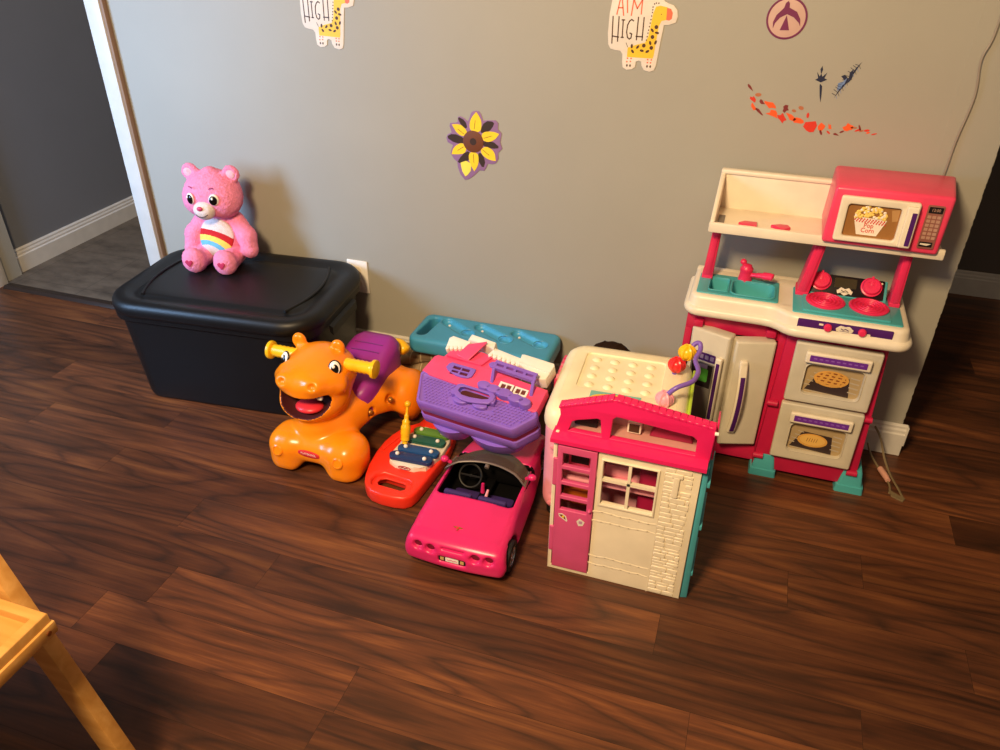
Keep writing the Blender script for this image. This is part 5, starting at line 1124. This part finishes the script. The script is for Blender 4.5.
    bm = B(); box(bm, -.2, -.14, 1.38, 1.42, .265, .30, .006); obj('sofa', bm, M_lpink, t)
    bm = B(); prism(bm, oval(.016, .022, 20, -.138, .318), 0, .003, FR(0, 1.424, 0), 0, 0); prism(bm, oval(.010, .014, 20, -.138, .318), .003, .004, FR(0, 1.424, 0), 0, 1); obj('wall_picture', bm, [P('pic_teal', '#4a9aa0', .5), M_sun], t)
    bm = B(); box(bm, x0, x0+.008, yf+.010, 1.43, 0, .40, .002); obj('side_wall', bm, M_htan, t)
    # magenta roof front: eaves ledge and two openings under a lopsided gable
    RF = FR(0, 1.345, 0)
    roof = [(-.312, .392), (-.300, .440), (-.302, .458), (-.296, .468), (-.205, .498), (-.186, .5035), (-.165, .5015), (.014, .481), (.022, .474), (.020, .392)]
    h1 = [(-.281, .403), (-.273, .429), (-.262, .435), (-.220, .448), (-.213, .446), (-.208, .403)]
    h2 = [(-.190, .403), (-.187, .454), (-.180, .461), (-.172, .461), (-.020, .449), (-.012, .442), (-.011, .403)]
    bm = B(); plate(bm, roof, [h1, h2], -.006, .010, .002, RF)
    loft(bm, [[(x, y, z) for y, z in ((yf-.010, .384), (yf-.010, .394), (yf+.006, .3985), (1.352, .3985), (1.352, .384))] for x in (x0-.006, x1+.008)])
    obj('roof_front', bm, M_roof, t)
    bm = B()      # tiled rails running back over the gable
    for (a, b) in (((-.304, .462), (-.190, .504)), ((-.184, .504), (.021, .4785))):
        n = 9 if a[0] < -.2 else 14
        for k in range(n):
            p = (a[0]+(b[0]-a[0])*k/n, a[1]+(b[1]-a[1])*k/n); q = (a[0]+(b[0]-a[0])*(k+1)/n, a[1]+(b[1]-a[1])*(k+1)/n)
            hexa(bm, [(p[0], 1.334, p[1]-.006), (q[0], 1.334, q[1]-.006), (q[0], 1.356, q[1]-.005), (p[0], 1.356, p[1]-.005), (p[0], 1.334, p[1]+.001), (q[0], 1.334, q[1]+.001), (q[0], 1.356, q[1]+.003), (p[0], 1.356, p[1]+.003)], .0012, 1)
    obj('roof_rail', bm, M_roof, t)
    bm = B(); prism(bm, [(x, z) for x, z in roof], 0, .004, FR(0, 1.402, -.052)); box(bm, x0, x1, 1.352, 1.40, .392, .398); obj('attic_back', bm, P('attic_rose', '#c79088', .5), t)
    bm = B(); hx = [(-.112, .399), (-.104, .418), (-.092, .430), (-.07, .434), (-.042, .432), (-.028, .422), (-.020, .399)]; prism(bm, hx, 0, .02, FR(0, 1.398, 0), .003); obj('bed_head', bm, P('bed_crimson', '#a5204e', .45), t)
    bm = B(); box(bm, -.16, -.13, 1.372, 1.396, .402, .43, .002, mi=0); box(bm, -.156, -.134, 1.371, 1.373, .406, .426, mi=1); obj('attic_print', bm, [M_bowl, M_brown], t)
    bm = B(); box(bm, -.275, -.225, 1.365, 1.39, .402, .425, .003); obj('attic_chest', bm, M_dark, t)
    bm = B(); prism(bm, [(-.158, .466), (-.15, .472), (-.118, .463), (-.122, .457)], .0, .0015, FR(0, 1.396, 0)); obj('attic_mark', bm, M_maroon, t)
    # teal rear half folded behind, with hinge pins
    bm = B(); hexa(bm, [(x1+.001, yf+.006, 0), (x1+.017, yf+.010, 0), (x1+.017, 1.46, 0), (x1+.001, 1.46, 0), (x1+.001, yf+.006, .385), (x1+.013, yf+.010, .385), (x1+.013, 1.46, .385), (x1+.001, 1.46, .385)], .002); box(bm, x0, x1+.016, 1.44, 1.462, 0, .392, .003)
    for z in (.07, .21, .33): box(bm, x1+.014, x1+.020, yf+.012, 1.45, z, z+.012, .001)
    obj('rear_shell', bm, M_hteal, t)
    bm = B(); hexa(bm, [(x1+.012, 1.352, .388), (x1+.016, 1.352, .388), (x1+.016, 1.45, .388), (x1+.012, 1.45, .388), (x1+.012, 1.352, .485), (x1+.016, 1.352, .485), (x1+.016, 1.44, .455), (x1+.012, 1.44, .455)], .001); obj('roof_side', bm, M_roof, t)
    for z in (.468, .075):
        bm = B(); tube(bm, [(x1+.010, yf+.016, z), (x1+.0175, yf+.016, z)], .004, 10); obj('hinge_pin', bm, M_white, t)
dollhouse()

# ================================================================ wooden easel at the left edge
def easel():
    t = thing('wooden_easel', 'light pine wooden easel with tray at the bottom left corner', 'easel', (-1.0, .50, 0))
    z = .5; bm = B(); x0, x1, y0, y1 = -1.30, -.861, .30, .525
    plate(bm, [(x0, y0), (x1, y0), (x1, y1), (x0, y1)], [[(x0+.014, y0+.014), (x1-.016, y0+.014), (x1-.016, y1-.016), (x0+.014, y1-.016)]], z-.042, z, .002)
    box(bm, x0+.01, x1-.004, y0+.004, y1-.004, z-.022, z-.016); box(bm, x1-.012, x1+.004, y0-.004, y1+.004, z-.04, z-.018, .002)
    obj('tray', bm, M_pine, t)
    for (p, q) in ((Vector((-1.022, .546, .70)), Vector((-.836, .546, 0))),):
        bm = B(); d = (q-p).normalized(); s = Vector((0, 1, 0)).cross(d).normalized(); w, dd = .023, .013
        c = lambda o, i, j: tuple(o+s*w*i+Vector((0, dd*j, 0)))
        hexa(bm, [c(q, -1, -1), c(q, 1, -1), c(q, 1, 1), c(q, -1, 1), c(p, -1, -1), c(p, 1, -1), c(p, 1, 1), c(p, -1, 1)], .002); obj('leg', bm, M_pine, t)
        off = Vector((-.38, 0, 0)); p2 = Vector((-1.3-(p.x+.861)*0.0-.0, p.y, p.z)); p2.x = -1.28+(-.9-p.x); q2 = Vector((-1.28+(-.9-q.x), q.y, q.z)); d = (q2-p2).normalized(); s = Vector((0, 1, 0)).cross(d).normalized()
        bm = B(); hexa(bm, [c(q2, -1, -1), c(q2, 1, -1), c(q2, 1, 1), c(q2, -1, 1), c(p2, -1, -1), c(p2, 1, -1), c(p2, 1, 1), c(p2, -1, 1)], .002); obj('leg', bm, M_pine, t)
    bm = B(); lathe(bm, [(.004, 0), (.004, .002), (0, .0022)], 12, Matrix.Translation((x1+.004, y1-.012, z-.029)) @ Matrix.Rotation(pi/2, 4, 'Y')); obj('screw', bm, P('screw_dark', '#7a4420', .4, metal=.5), t)
easel()
